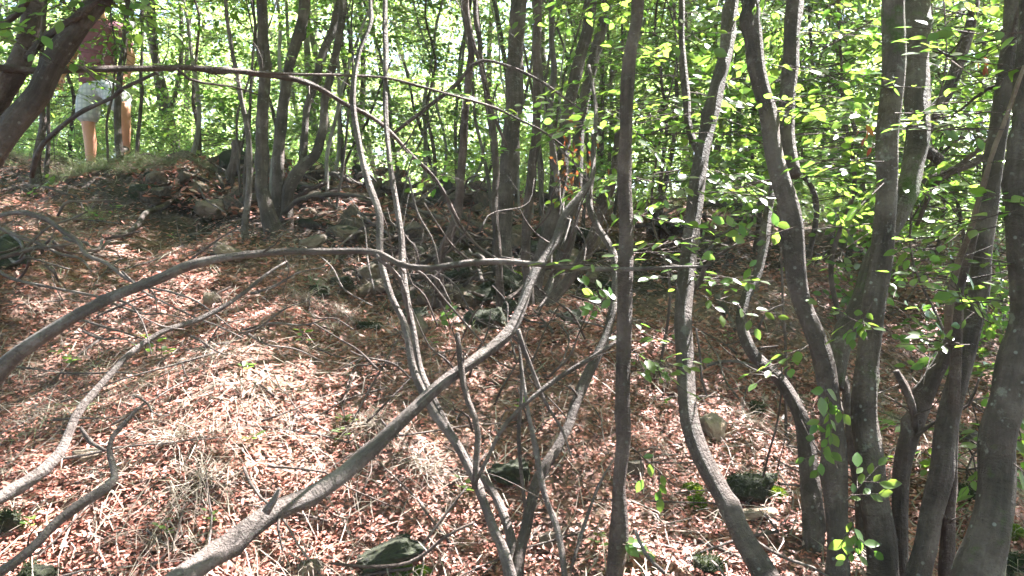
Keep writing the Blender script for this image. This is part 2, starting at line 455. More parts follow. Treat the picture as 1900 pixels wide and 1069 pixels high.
Z = Z - 0.05 * bank(X, Y) * (1 + np.sin(9 * X + 3 * np.sin(4 * Y)) * np.sin(11 * Y + 2 * np.sin(6 * X)))
Z = Z + 0.012 * np.sin(31 * X + 7 * np.sin(9 * Y)) * np.sin(27 * Y + 5 * np.sin(8 * X)) * (np.abs(X) < 9) * (np.abs(Y - 5) < 6)
g = Geo(); ny, nx = X.shape
i = np.arange(ny - 1)[:, None]; j = np.arange(nx - 1)[None]
g.add(np.stack([X, Y, Z], -1).reshape(-1, 3), np.stack([i * nx + j, i * nx + j + 1, (i + 1) * nx + j + 1, (i + 1) * nx + j], -1).reshape(-1, 4))
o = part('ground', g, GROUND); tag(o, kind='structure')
at_ = o.data.attributes.new('bank_dark', 'FLOAT', 'POINT'); at_.data.foreach_set('value', bank(X, Y).astype(np.float32).ravel())

# ------------------------------------------------------------------ leaf litter, grass, twig litter (nobody could count them)
def scatter(n, ymin, ymax, power=1.0, margin=1.12, r=rng):
    """points on the visible slope, denser near the camera"""
    y = ymin * (ymax / ymin) ** (r.random(n) ** power)
    x = (r.random(n) * 2 - 1) * (950 / F) * margin * y
    return x, y
def patch(x, y, f, seed):
    k = np.random.default_rng(seed); v = 0
    for a in range(6):
        fx, fy = k.normal(size=2) * f * (1 + a * 0.5); v = v + np.sin(fx * x + fy * y + k.uniform(0, 6.28)) / (1 + a * 0.3)
    return v
def ground_leaves(n, ymin, ymax, size, seed, power=1.0):
    r = np.random.default_rng(seed); x, y = scatter(n, ymin, ymax, power, r=r)
    dens = patch(x, y, 1.6, 5)
    k = r.random(n) < np.clip(0.75 + 0.25 * dens, 0.25, 1)
    px_ = 950 + x / y * F; row_ = 534.5 - (gz(x, y) - CAMZ) / y * F
    k &= ~(r.random(n) < .62 * bank(x, y)); x, y = x[k], y[k]; n = len(x)
    z = gz(x, y) + r.uniform(0.0, 0.018, n)
    a = r.uniform(0, 6.28, n)
    Dd = np.stack([np.cos(a), np.sin(a), 0.30 * np.sin(a) + r.normal(0, 0.22, n)], 1)
    Nn = np.stack([r.normal(0, 0.42, n), r.normal(0, 0.42, n) - 0.3, np.ones(n)], 1)
    s = size * r.uniform(0.55, 1.35, n)
    return np.stack([x, y, z], 1), Dd, Nn, s
g = Geo()
leaves(g, *ground_leaves(170000, 1.7, 4.4, 0.0215, 11), SHAPE_LIT)
leaves(g, *ground_leaves(80000, 3.6, 10, 0.036, 12), SHAPE_LIT)
o = part('leaf_litter', g, LITTER, smooth=False)
tag(o, 'rust brown fallen leaves covering the slope', 'leaf litter', kind='stuff')

def tuft_geo(g, c, r, n, L, spread, slot=0, comb=None):
    """arching blades from one crown; comb bends them all downhill"""
    a = r.uniform(0, 6.28, n); el = r.uniform(0.25, 1.25, n)
    d = np.stack([np.cos(a) * np.cos(el), np.sin(a) * np.cos(el), np.sin(el)], 1)
    b0 = c + np.stack([r.normal(0, spread * .3, n), r.normal(0, spread * .3, n), np.zeros(n)], 1)
    b0[:, 2] = gz(b0[:, 0], b0[:, 1]) + (c[2] - gz(c[0], c[1]))
    ln = L * r.uniform(0.45, 1.1, n); side = nrm(np.stack([-d[:, 1], d[:, 0], r.normal(0, .3, n)], 1))
    wd = r.uniform(0.0008, 0.0017, n) * (1 + L)
    pts = []
    drift = np.array([0, -0.35, 0]) if comb is None else np.asarray(comb, float)
    for t in (0, .3, .6, .85, 1.0):
        p = b0 + d * (ln * t)[:, None] + (drift * 0.8 - np.array([0, 0, 0.85])) * (ln * t * t * 0.75)[:, None]
        p[:, 2] = np.maximum(p[:, 2], gz(p[:, 0], p[:, 1]) + 0.012 + r.uniform(0, 0.02, n))
        wv = side * (wd * (1 - t * 0.85))[:, None]
        pts += [p - wv, p + wv]
    v = np.stack(pts, 1).reshape(-1, 3)
    q = np.array([[0, 1, 3, 2], [2, 3, 5, 4], [4, 5, 7, 6], [6, 7, 9, 8]])
    g.add(v, (q[None] + (np.arange(n) * 10)[:, None, None]).reshape(-1, 4), None, slot)
r = np.random.default_rng(21)
g = Geo()
x, y = scatter(700, 1.9, 9.0, 0.8, r=r)
den = patch(x, y, 0.9, 8)
for xx, yy, dd in zip(x, y, den):
    px = xx / yy * F + 950
    row = 534 - (gz(xx, yy) - CAMZ) / yy * F
    if dd < -0.3: continue
    if bank(xx, yy) > .3 and r.random() < .8: continue
    c = np.array([xx, yy, gz(xx, yy)])
    far = yy > 5.5
    greenish = (px < 420 and row < 430) or r.random() < 0.18
    tuft_geo(g, c, r, int(r.integers(14, 42)), r.uniform(0.12, 0.28) * (1.1 if far else 1), 0.10, 1 if greenish and r.random() < 0.75 else 0)
# single dry blades lying flat
n = 5000; x, y = scatter(n, 1.8, 8.5, .9, r=r); a = r.uniform(0, 6.28, n); L = r.uniform(.05, .2, n)
b0 = np.stack([x, y, gz(x, y) + .03], 1); x1, y1 = x + L * np.cos(a), y + L * np.sin(a)
b1 = np.stack([x1, y1, gz(x1, y1) + .03 + r.uniform(0, .03, n)], 1); bm = (b0 + b1) / 2 + r.normal(0, .012, (n, 3)); bm[:, 2] += .008
sd_ = np.stack([-np.sin(a), np.cos(a), r.normal(0, .4, n)], 1) * r.uniform(.0010, .0022, n)[:, None]
g.add(np.stack([b0 - sd_, b0 + sd_, bm - sd_, bm + sd_, b1 - sd_ * .3, b1 + sd_ * .3], 1).reshape(-1, 3), (np.array([[0, 1, 3, 2], [2, 3, 5, 4]])[None] + (np.arange(n) * 6)[:, None, None]).reshape(-1, 4))
o = part('grass', g, [GRASS, GRASS_G]); tag(o, 'dry straw coloured grass lying in thin tufts over the slope', 'grass', kind='stuff')

g = Geo(); r = np.random.default_rng(23)
for k in range(330):
    px = r.uniform(-60, 520) if k < 230 else r.uniform(1040, 1960); yy = r.uniform(6.6, 9.6); xx = (px - 950) / F * yy
    tuft_geo(g, np.array([xx, yy, float(gz(xx, yy))]), r, int(r.integers(25, 50)), r.uniform(.18, .36), .12, 1 if r.random() < .6 else 0)
for k in range(70):
    px = r.uniform(90, 330); yy = r.uniform(6.3, 7.2); xx = (px - 950) / F * yy
    tuft_geo(g, np.array([xx, yy, float(gz(xx, yy))]), r, int(r.integers(25, 45)), r.uniform(.26, .42), .10, 1 if r.random() < .65 else 0)
o = part('crest_grass', g, [GRASS, GRASS_G]); tag(o, 'long pale green grass along the crest of the slope', 'grass', kind='stuff')

# single large tufts that stand out
TUFTS = [(1300, 0, 330, 820, 90, .26, 'large straw tuft under the middle of the sunny patch at left', 0),
         (1301, 0, 385, 905, 95, .26, 'pale dry grass tuft low on the slope left of the thick leaning stem', 0),
         (1302, 0, 690, 800, 90, .26, 'dry grass tuft directly right of the pale lit stretch of the leaning stem', 0),
         (1303, 0, 790, 880, 80, .24, 'dry grass tuft between the leaning stem and the forked stems', 0),
         (1304, 0, 1215, 700, 110, .30, 'bleached combed grass tuft just right of the straight middle trunk', 0),
         (1305, 0, 1395, 790, 80, .24, 'sunlit grass tuft beside the pale upright stone', 0),
         (1306, 1, 160, 405, 60, .28, 'green grass tuft beside the dead branches on the left bank', 0),
         (1307, 0, 640, 590, 90, .28, 'grey green tuft below the long arching stem at centre', 0),
         (1308, 0, 560, 560, 90, .28, 'bleached grass tuft left of centre under the arching stem', 0),
         (1309, 1, 255, 285, 80, .35, 'tall pale green grass at the crest beside the walker', 0),
         (1310, 0, 170, 300, 80, .35, 'grass clump hiding the feet of the walker', 0)]
for sd, sl_, px, py, n, L, lab, _ in TUFTS:
    rr_ = np.random.default_rng(sd); c = G(px, py); g = Geo()
    tuft_geo(g, c, rr_, int(n * 1.3), L, 0.09)
    thing_mesh('grass_tuft', g, [GRASS_G if sl_ else GRASS], c, lab, 'grass tuft')

# ------------------------------------------------------------------ trees of the foreground and the slope
CROWN_POST = []      # (tree empty, xy of the top) : the canopy above the picture is dealt out to these
STEMPTS = []         # (tree, sampled centre line) for leafy twigs
def trace(pts, D0, D1=None, up=None, root=False):
    """pixel polyline (px, py, width px) from the foot up -> 3d points and radii"""
    n = len(pts)
    ys_ = np.array([p[1] for p in pts], float)
    s = np.r_[0, np.cumsum([math.dist(pts[k][:2], pts[k + 1][:2]) for k in range(n - 1)])]
    s /= s[-1]
    if D1 is None: D1 = D0
    out, rad = [], []
    for (px, py, wd), t in zip(pts, s):
        D = D0 + (D1 - D0) * t
        out.append(P(px, py, D)); rad.append(wd / 2 / F * D)
    if root:                     # flare the foot and sink it into the soil
        p = out[0].copy(); zg = gz(p[0], p[1])
        if p[2] > zg + 0.02:
            d = out[0] - out[1]; d /= np.linalg.norm(d) + 1e-9
            d = nrm(d * 0.6 + np.array([0, 0, -0.8]))
            k = (p[2] - zg + 0.1) / max(-d[2], 0.2)
            out.insert(0, p + d * k); rad.insert(0, rad[0] * 1.35)
        else:
            out.insert(0, p + np.array([0, 0, -0.1])); rad.insert(0, rad[0] * 1.3)
    if up:
        d = nrm(out[-1] - out[-2])
        p = out[-1]; rr_ = rad[-1]
        steps = max(2, int((up - p[2]) / 0.6))
        for k in range(steps):
            d = nrm(d * 0.8 + np.array([0, 0, 0.25]) + rng.normal(0, 0.10, 3))
            p = p + d * 0.65; rr_ = rr_ * (0.90)
            out.append(p); rad.append(rr_)
    return np.array(out), np.array(rad)

def side_twigs(g, c, r, n, L, thick=0.25, slot=0, upw=0.3, lo=0.1, hi=1.0):
    """short dead side shoots standing off a limb"""
    for _ in range(n):
        k = int(r.integers(int(len(c) * lo), max(int(len(c) * hi) - 1, 1)))
        p = c[k, :3]; dd = nrm(c[min(k + 1, len(c) - 1), :3] - c[max(k - 1, 0), :3])
        d = nrm(np.cross(dd, r.normal(size=3))) ; d = nrm(d + dd * r.uniform(0, 0.8) + np.array([0, 0, upw]))
        ln = L * r.uniform(0.25, 1); pts = [p]
        for q_ in range(3):
            d = nrm(d + r.normal(0, 0.28, 3)); pts.append(pts[-1] + d * ln / 3)
        ra = min(c[k, 3] * thick * r.uniform(0.6, 1.2), 0.008)
        tube(g, np.array(pts), np.linspace(ra, ra * 0.35, 4), 5, 0.05, 0, r=r, slot=slot)

def tree(label, stems, cat='tree', group=None, base=None, name='coppiced_tree', twigs=3, twiglen=0.35, bark=None, crown=True, ws=1.0):
    """stems: list of dicts pts, D (D0, D1), up, root, bark"""
    for s_ in stems: s_['pts'] = [(a, b, c * ws) for a, b, c in s_['pts']]
    first = trace(stems[0]['pts'], *stems[0]['D'], up=stems[0].get('up'), root=stems[0].get('root', True))[0]
    loc = first[0] if base is None else base
    t = empty(name, loc, label, cat, group)
    tg = Geo(); have = False; trunk0 = None
    for s_ in stems:
        pts, rad = trace(s_['pts'], *s_['D'], up=s_.get('up'), root=s_.get('root', True))
        g = Geo()
        w0 = rad.max()
        c = tube(g, pts, rad, 20 if w0 > 0.02 else 10, 0.03 if w0 > 0.012 else 0.05, s_.get('rough', 0.085), wob=s_.get('wob', 0.004 + 0.06 * float(np.mean(rad))), knots=s_.get('knots', 8))
        b_ = s_.get('bark') or bark or BARK
        nm_ = s_.get('name', 'trunk'); ob_ = part(nm_, g, b_, t)
        if nm_ == 'trunk' and trunk0 is None: trunk0 = ob_
        elif nm_ != 'trunk' and trunk0 is not None: ob_.parent = trunk0
        STEMPTS.append((t, c))
        nt_ = s_.get('twigs', twigs)
        if nt_:
            side_twigs(tg, c, rng, nt_, s_.get('tl', twiglen), lo=0.25); have = True
        if s_.get('up') and crown: CROWN_POST.append((t, pts[-1]))
    if have:
        o = part('twigs', tg, bark or BARK, t); o['kind'] = 'stuff'
    return t

T = {}
UP = 6.2
# -- right hand clump, nearest the camera
T['right'] = tree('thick many stemmed grey tree filling the right foreground', [
    dict(pts=[(1636, 1085, 64), (1634, 1000, 52), (1622, 900, 50), (1609, 770, 46), (1618, 650, 43), (1629, 540, 41), (1640, 450, 40), (1650, 300, 40), (1658, 150, 40), (1661, 0, 40), (1663, -50, 38)], D=(2.35, 2.45), up=UP, bark=BARK_MOSSY, knots=14),
    dict(pts=[(1556, 1085, 50), (1553, 1000, 44), (1548, 850, 46), (1543, 750, 43), (1527, 650, 42), (1492, 560, 38), (1480, 500, 37), (1470, 400, 36), (1440, 300, 35), (1418, 200, 33), (1404, 120, 32), (1396, 0, 31), (1392, -50, 30)], D=(2.3, 2.5), up=UP, knots=14),
    dict(pts=[(1512, 1060, 38), (1508, 950, 38), (1502, 850, 34), (1494, 790, 28), (1478, 750, 26), (1446, 700, 25), (1396, 652, 21), (1376, 600, 19), (1382, 555, 18), (1402, 510, 17), (1416, 440, 16), (1430, 330, 15)], D=(2.45, 3.0)),
    dict(pts=[(1470, 330, 24), (1458, 240, 26), (1466, 130, 28), (1474, 40, 30), (1478, -40, 28)], D=(2.52, 2.7), root=False, up=UP, name='branch'),
    dict(pts=[(1545, 720, 32), (1560, 640, 36), (1598, 560, 36), (1625, 480, 34), (1672, 400, 34), (1700, 280, 44), (1706, 130, 42), (1700, -40, 40)], D=(2.5, 3.0), root=False, up=UP, bark=BARK_MOSSY),
    dict(pts=[(1600, 1040, 30), (1598, 900, 22), (1580, 800, 18), (1572, 700, 12)], D=(2.5, 2.6), root=True),
], twigs=4)
T['split'] = tree('dark forked tree with a pale split stem beside the far right trunk', [
    dict(pts=[(1700, 1085, 44), (1722, 1000, 38), (1742, 880, 40), (1760, 770, 40), (1790, 650, 38), (1815, 540, 36), (1826, 450, 36), (1844, 300, 34), (1862, 200, 33), (1878, 100, 33), (1892, -50, 32)], D=(2.25, 2.5), up=UP, bark=BARK, knots=10),
    dict(pts=[(1672, 1010, 26), (1674, 900, 30), (1686, 830, 32), (1708, 765, 34), (1735, 700, 30), (1762, 650, 28), (1782, 600, 26)], D=(2.4, 2.42)),
    dict(pts=[(1756, 1085, 26), (1760, 1000, 24), (1764, 880, 22), (1768, 760, 22), (1776, 640, 20), (1786, 520, 16), (1812, 420, 11)], D=(2.3, 2.3), bark=BARK_BROWN),
    dict(pts=[(1760, 620, 14), (1766, 560, 16), (1780, 490, 12), (1800, 430, 10), (1832, 310, 9), (1868, 210, 8), (1900, 120, 6)], D=(2.22, 2.1), root=False, bark=SPLITWOOD, name='split_stem'),
    dict(pts=[(1692, 800, 12), (1688, 760, 14), (1672, 720, 11), (1660, 690, 9)], D=(2.4, 2.35), root=False, name='stub'),
    dict(pts=[(1742, 300, 20), (1706, 260, 22), (1760, 160, 20), (1790, 80, 20), (1810, 0, 18)], D=(3.4, 3.4), root=False, name='branch'),
], twigs=4)
T['far_right'] = tree('broad lichen spotted trunk at the far right edge', [
    dict(pts=[(1812, 1090, 84), (1836, 1000, 68), (1850, 900, 61), (1858, 800, 64), (1872, 740, 60), (1884, 660, 58), (1898, 600, 48), (1900, 520, 46), (1892, 420, 46), (1890, 320, 46), (1902, 200, 44), (1915, 60, 42), (1920, -50, 40)], D=(2.05, 2.15), up=UP, bark=BARK_MOSSY, knots=14),
], twigs=3)
T['bent'] = tree('curved dark trunk sweeping down left of the right hand clump', [
    dict(pts=[(1425, 1078, 62), (1385, 1000, 48), (1345, 920, 44), (1305, 840, 42), (1282, 760, 40), (1272, 670, 40), (1268, 580, 40), (1278, 470, 40), (1286, 390, 38), (1296, 310, 36), (1318, 220, 34), (1340, 130, 33), (1352, 50, 32), (1358, -40, 31)], D=(2.28, 3.1), up=UP, knots=16),
    dict(pts=[(1300, 300, 20), (1276, 240, 18), (1272, 160, 16), (1268, 60, 14), (1265, -40, 13)], D=(3.0, 3.2), root=False, up=5, name='branch'),
    dict(pts=[(1268, 560, 14), (1302, 520, 12), (1312, 488, 9), (1340, 470, 7), (1372, 450, 4)], D=(2.85, 2.7), root=False, name='branch', twigs=0, bark=DEADWOOD),
], ws=0.82, twigs=4)
T['middle'] = tree('single straight grey trunk in the middle foreground', [
    dict(pts=[(1136, 1078, 40), (1148, 990, 38), (1150, 900, 32), (1156, 800, 31), (1156, 720, 30), (1160, 620, 31), (1164, 520, 31), (1162, 400, 31), (1160, 300, 29), (1166, 190, 29), (1176, 90, 28), (1186, -40, 27)], D=(2.3, 2.5), up=UP, knots=18, bark=BARK_BROWN),
], ws=0.84, twigs=3)
# -- forked clump left of the middle
T['forked'] = tree('slender forked tree with crossing stems left of the middle trunk', [
    dict(pts=[(948, 1075, 34), (925, 1000, 26), (893, 930, 22), (866, 870, 20), (830, 800, 21), (790, 735, 21), (764, 680, 20), (748, 600, 14), (722, 545, 16), (704, 480, 17), (702, 400, 17), (686, 330, 15), (668, 250, 14), (656, 180, 13), (668, 100, 11), (690, 40, 10), (690, -40, 9)], D=(2.3, 3.2), up=5, bark=DEADWOOD),
    dict(pts=[(955, 1060, 30), (948, 990, 24), (925, 920, 22), (892, 875, 19), (850, 820, 18), (815, 760, 16), (780, 690, 15), (764, 620, 15), (750, 540, 17), (742, 440, 15), (728, 350, 13), (716, 250, 12), (713, 120, 12), (709, -40, 11)], D=(2.4, 3.3), up=5, bark=DEADWOOD),
    dict(pts=[(962, 1078, 34), (975, 1000, 26), (1000, 900, 26), (1040, 820, 23), (1072, 740, 24), (1102, 670, 22), (1134, 600, 20), (1142, 520, 18), (1132, 460, 18), (1105, 410, 17), (1090, 370, 14), (1098, 300, 12), (1103, 200, 10), (1090, 120, 8)], D=(2.3, 3.3)),
    dict(pts=[(1052, 1078, 16), (1040, 990, 16), (1018, 930, 13), (1002, 850, 13), (985, 770, 9), (972, 700, 7), (963, 640, 6)], D=(2.25, 2.5), bark=DEADWOOD, twigs=5),
    dict(pts=[(880, 905, 14), (884, 840, 14), (886, 790, 14), (868, 740, 14), (858, 690, 15), (851, 620, 10)], D=(2.42, 2.5), root=False, twigs=1),
    dict(pts=[(880, 900, 9), (906, 850, 9), (930, 800, 9), (975, 750, 11), (1040, 700, 12), (1100, 665, 11), (1150, 632, 9)], D=(2.4, 2.5), root=False, twigs=1, name='branch'),
    dict(pts=[(975, 940, 8), (966, 850, 9), (962, 790, 9), (968, 720, 8), (966, 650, 7)], D=(2.4, 2.5), root=False, twigs=2, name='branch'),
    dict(pts=[(1060, 1060, 8), (1082, 980, 8), (1112, 900, 6), (1140, 850, 4)], D=(2.25, 2.4), root=False, twigs=2, name='branch'),
], ws=0.78, twigs=9, twiglen=0.35)
T['leaning'] = tree('long grey stem leaning up from the bottom left to the middle', [
    dict(pts=[(120, 1215, 62), (230, 1140, 60), (330, 1075, 54), (420, 1005, 50), (500, 950, 50), (580, 915, 44), (650, 870, 38), (700, 828, 34), (760, 770, 32), (830, 708, 30), (895, 665, 29), (945, 625, 29), (968, 580, 27), (985, 530, 24), (1010, 490, 20), (1036, 440, 20), (1052, 400, 18), (1078, 365, 15), (1100, 335, 9)], D=(1.75, 2.9), twigs=3, tl=0.15, rough=0.07, bark=DEADWOOD, knots=20),
    dict(pts=[(496, 952, 20), (508, 934, 13), (518, 914, 10), (522, 908, 9)], D=(2.08, 2.08), root=False, twigs=0, name='stub', bark=DEADWOOD),
    dict(pts=[(958, 610, 12), (968, 640, 10), (990, 690, 9), (1010, 740, 8), (1040, 790, 6), (1060, 850, 4)], D=(2.45, 2.5), root=False, twigs=3, tl=.2, name='dead_branch', bark=DEADWOOD),
], ws=0.78, crown=False)
T['arching'] = tree('slim stem arching from the left edge across the middle of the slope', [
    dict(pts=[(-150, 930, 48), (-70, 790, 46), (0, 695, 42), (50, 650, 36), (110, 610, 30), (160, 580, 27), (230, 545, 24), (300, 520, 23), (360, 495, 22), (430, 481, 18), (520, 470, 15), (620, 467, 15), (700, 470, 15), (745, 492, 14), (800, 498, 14), (860, 489, 14), (920, 484, 13), (1000, 487, 11), (1080, 494, 10), (1160, 496, 9), (1230, 493, 7), (1312, 491, 5)], D=(2.2, 2.3), twigs=5, tl=0.3, bark=DEADWOOD, knots=18),
    dict(pts=[(700, 472, 12), (730, 500, 12), (752, 530, 9), (762, 600, 7)], D=(2.26, 2.4), root=False, twigs=3, name='dead_branch', bark=DEADWOOD),
    dict(pts=[(700, 470, 8), (775, 500, 7), (830, 560, 5), (900, 640, 4)], D=(2.26, 2.5), root=False, twigs=3, name='dead_branch', bark=DEADWOOD),
], ws=0.8, crown=False)
T['cross'] = tree('thin grey stem slanting behind the arching one at lower left', [
    dict(pts=[(-140, 1010, 30), (0, 925, 26), (70, 885, 27), (112, 845, 24), (135, 790, 20), (150, 760, 19), (200, 700, 16), (245, 655, 15), (310, 612, 13), (360, 595, 13), (400, 575, 12), (450, 545, 9), (500, 505, 7), (532, 484, 5)], D=(2.1, 2.9), twigs=6, tl=0.2, bark=DEADWOOD, knots=16),
    dict(pts=[(150, 795, 8), (168, 822, 9), (196, 838, 8)], D=(2.3, 2.3), root=False, twigs=0, name='branch', bark=DEADWOOD),
], ws=0.78, crown=False)
T['low'] = tree('crooked grey stem curving up at the bottom left corner', [
    dict(pts=[(-120, 1130, 30), (0, 1068, 24), (60, 1020, 21), (105, 972, 21), (160, 930, 21), (205, 900, 20), (212, 880, 17), (202, 840, 14), (208, 810, 11), (235, 780, 9), (266, 748, 4)], D=(2.0, 2.35), twigs=3, tl=0.12, bark=DEADWOOD, knots=16),
], ws=0.8, crown=False)
T['topleft'] = tree('dark leaning double trunk in the upper left corner', [
    dict(pts=[(-130, 480, 60), (-50, 350, 52), (0, 275, 46), (30, 232, 44), (72, 165, 42), (104, 118, 40), (143, 60, 40), (196, 0, 38), (230, -40, 36)], D=(2.7, 2.6), up=6, knots=12),
    dict(pts=[(-60, 300, 50), (-10, 180, 44), (25, 120, 40), (48, 60, 34), (60, -40, 28)], D=(2.7, 2.65), root=False, up=5.5, bark=BARK_BROWN),
    dict(pts=[(48, 110, 14), (80, 75, 14), (110, 52, 12), (150, 22, 12), (205, -20, 10)], D=(2.66, 2.5), root=False, name='branch'),
    dict(pts=[(-40, 60, 14), (0, 52, 12), (45, 15, 10), (70, -20, 8)], D=(2.6, 2.5), root=False, name='branch', bark=BARK_BROWN),
], twigs=5)
T['horizontal'] = tree('long dead limb running level across the upper left and drooping to centre', [
    dict(pts=[(-80, 118, 15), (0, 122, 13), (80, 128, 13), (150, 126, 12), (260, 127, 11), (330, 123, 11), (400, 130, 10), (480, 137, 10), (545, 147, 9), (590, 165, 9), (640, 195, 8), (680, 212, 8), (720, 240, 8), (765, 290, 7), (800, 325, 7), (830, 370, 7), (850, 410, 6), (870, 440, 5), (900, 470, 3)], D=(2.55, 3.6), root=False, bark=BARK_BROWN, knots=24),
    dict(pts=[(478, 137, 5), (560, 140, 5), (650, 141, 4.5), (720, 145, 4.5), (780, 160, 4.5), (850, 178, 4.5), (920, 200, 4.5), (960, 220, 4), (1010, 245, 4), (1065, 285, 3)], D=(2.9, 3.5), root=False, bark=BARK_BROWN, name='branch'),
    dict(pts=[(288, 135, 6), (230, 160, 7), (205, 182, 7), (150, 212, 8), (100, 250, 9), (75, 280, 10), (62, 330, 9)], D=(2.75, 3.4), root=False, name='branch'),
    dict(pts=[(330, 128, 5), (360, 150, 5), (430, 160, 4), (480, 175, 3)], D=(2.8, 3.0), root=False, name='branch', bark=BARK_BROWN),
], twigs=7, twiglen=0.3, crown=False, base=P(-80, 118, 2.55), name='dead_limb', cat='branch')
T['thin_mid'] = tree('thin brown stem with a crook standing left of the central clump', [
    dict(pts=[(822, 575, 20), (812, 520, 18), (820, 465, 17), (842, 410, 18), (852, 340, 15), (860, 250, 13), (866, 160, 14), (874, 90, 13), (864, 20, 13), (860, -40, 12)], D=(gD(822, 575), 4.0), up=5.5, bark=BARK_BROWN),
    dict(pts=[(872, 60, 7), (890, 120, 6), (910, 200, 6), (940, 270, 5)], D=(4.0, 4.1), root=False, name='branch', bark=BARK_BROWN),
    dict(pts=[(730, 245, 6), (790, 200, 7), (840, 160, 7), (885, 112, 6), (940, 122, 5), (1000, 150, 5), (1050, 185, 4), (1100, 222, 3)], D=(3.9, 3.6), root=False, name='branch', bark=BARK_BROWN),
], twigs=4)
d = gD(935, 505)
T['central'] = tree('central clump of many grey stems on a mossy stool', [
    dict(pts=[(930, 530, 42), (933, 480, 34), (936, 400, 33), (942, 320, 34), (950, 220, 32), (956, 110, 31), (964, -40, 30)], D=(d, d), up=6.8, knots=14),
    dict(pts=[(985, 585, 22), (978, 500, 20), (978, 420, 18), (990, 320, 18), (998, 210, 16), (996, 100, 16), (993, -40, 15)], D=(4.3, 4.4), up=6.5, bark=BARK_BROWN),
    dict(pts=[(990, 575, 26), (1002, 500, 25), (1022, 420, 25), (1042, 330, 25), (1050, 240, 23), (1066, 150, 22), (1092, 50, 20), (1105, -40, 19)], D=(4.4, 4.5), up=6.5),
    dict(pts=[(1000, 585, 28), (1030, 520, 24), (1058, 440, 24), (1070, 350, 20), (1072, 240, 20), (1096, 130, 20), (1120, 30, 18), (1130, -40, 17)], D=(4.4, 4.7), up=6.5),
    dict(pts=[(1005, 590, 26), (1050, 530, 22), (1088, 470, 22), (1115, 400, 20), (1138, 320, 18), (1150, 240, 12)], D=(4.25, 4.3), bark=BARK_BROWN),
    dict(pts=[(1040, 360, 12), (1028, 290, 12), (1020, 220, 12), (1028, 140, 11), (1024, 70, 11), (1018, -40, 10)], D=(4.2, 4.2), root=False, bark=DEADWOOD, name='branch', up=5),
    dict(pts=[(925, 490, 14), (916, 380, 12), (918, 280, 12), (905, 180, 10), (890, 80, 10), (885, -40, 9)], D=(4.5, 4.7), up=5.5, bark=BARK_BROWN),
], twigs=6, twiglen=0.5)
d = gD(510, 425)
T['knoll'] = tree('clump of curved dark trunks standing beside the stone wall at left of centre', [
    dict(pts=[(508, 432, 38), (494, 385, 28), (484, 320, 24), (482, 240, 22), (490, 150, 21), (488, 60, 20), (486, -40, 19)], D=(d, d), up=7, knots=10),
    dict(pts=[(520, 400, 26), (515, 330, 22), (516, 270, 20), (524, 190, 19), (540, 110, 18), (560, 40, 20), (572, -40, 18)], D=(d + .25, d + .2), up=7),
    dict(pts=[(530, 402, 24), (534, 350, 22), (560, 310, 22), (585, 285, 20), (598, 240, 17), (604, 190, 15), (618, 130, 15), (632, 60, 13), (640, -40, 12)], D=(d + .2, d + .3), up=7),
    dict(pts=[(545, 330, 12), (562, 290, 14), (566, 220, 12), (576, 170, 11), (600, 100, 16), (622, 40, 14), (640, -40, 13)], D=(d + .3, d + .6), root=False, up=7),
    dict(pts=[(530, 395, 9), (560, 370, 9), (620, 362, 8), (680, 365, 5)], D=(d + .1, d - .2), root=False, name='branch', twigs=1),
], twigs=8, twiglen=0.6)
d = gD(455, 445)
T['slim'] = tree('slim pale stem left of the dark clump by the stone wall', [
    dict(pts=[(455, 448, 18), (452, 420, 13), (460, 360, 11), (462, 290, 11), (455, 220, 9), (440, 150, 8), (425, 60, 7), (420, -40, 6)], D=(d, d), up=5, bark=DEADWOOD)], twigs=4)
T['stump'] = tree('short dark broken stump beside the slim pale stem', [
    dict(pts=[(424, 358, 18), (430, 320, 15), (436, 290, 16), (441, 262, 17)], D=(6.4, 6.4), bark=BARK_BROWN, twigs=2)], cat='stump', name='tree_stump', crown=False)
T['left_small'] = tree('two dark crooked stems on the bank below the walker', [
    dict(pts=[(72, 350, 26), (68, 315, 16), (72, 270, 14), (78, 220, 12), (70, 160, 10), (78, 90, 9), (85, -40, 8)], D=(gD(72, 350), 6.6), up=6, bark=BARK_BROWN),
    dict(pts=[(84, 345, 12), (86, 300, 8), (90, 240, 7), (92, 160, 6), (95, 80, 5)], D=(gD(84, 345), 6.6), bark=BARK_BROWN)], twigs=4)
T['walker_left'] = tree('thin upright tree between the legs of the walker and the open ridge', [
    dict(pts=[(226, 330, 16), (223, 280, 14), (219, 220, 12), (222, 150, 11), (232, 60, 10), (236, -40, 9)], D=(6.9, 6.9), up=7)], twigs=4)
T['walker_right'] = tree('very thin grey tree just right of the walker', [
    dict(pts=[(252, 330, 9), (255, 260, 7), (262, 190, 6.5), (262, 100, 6), (264, -40, 5)], D=(7.2, 7.2), up=7)], twigs=4)

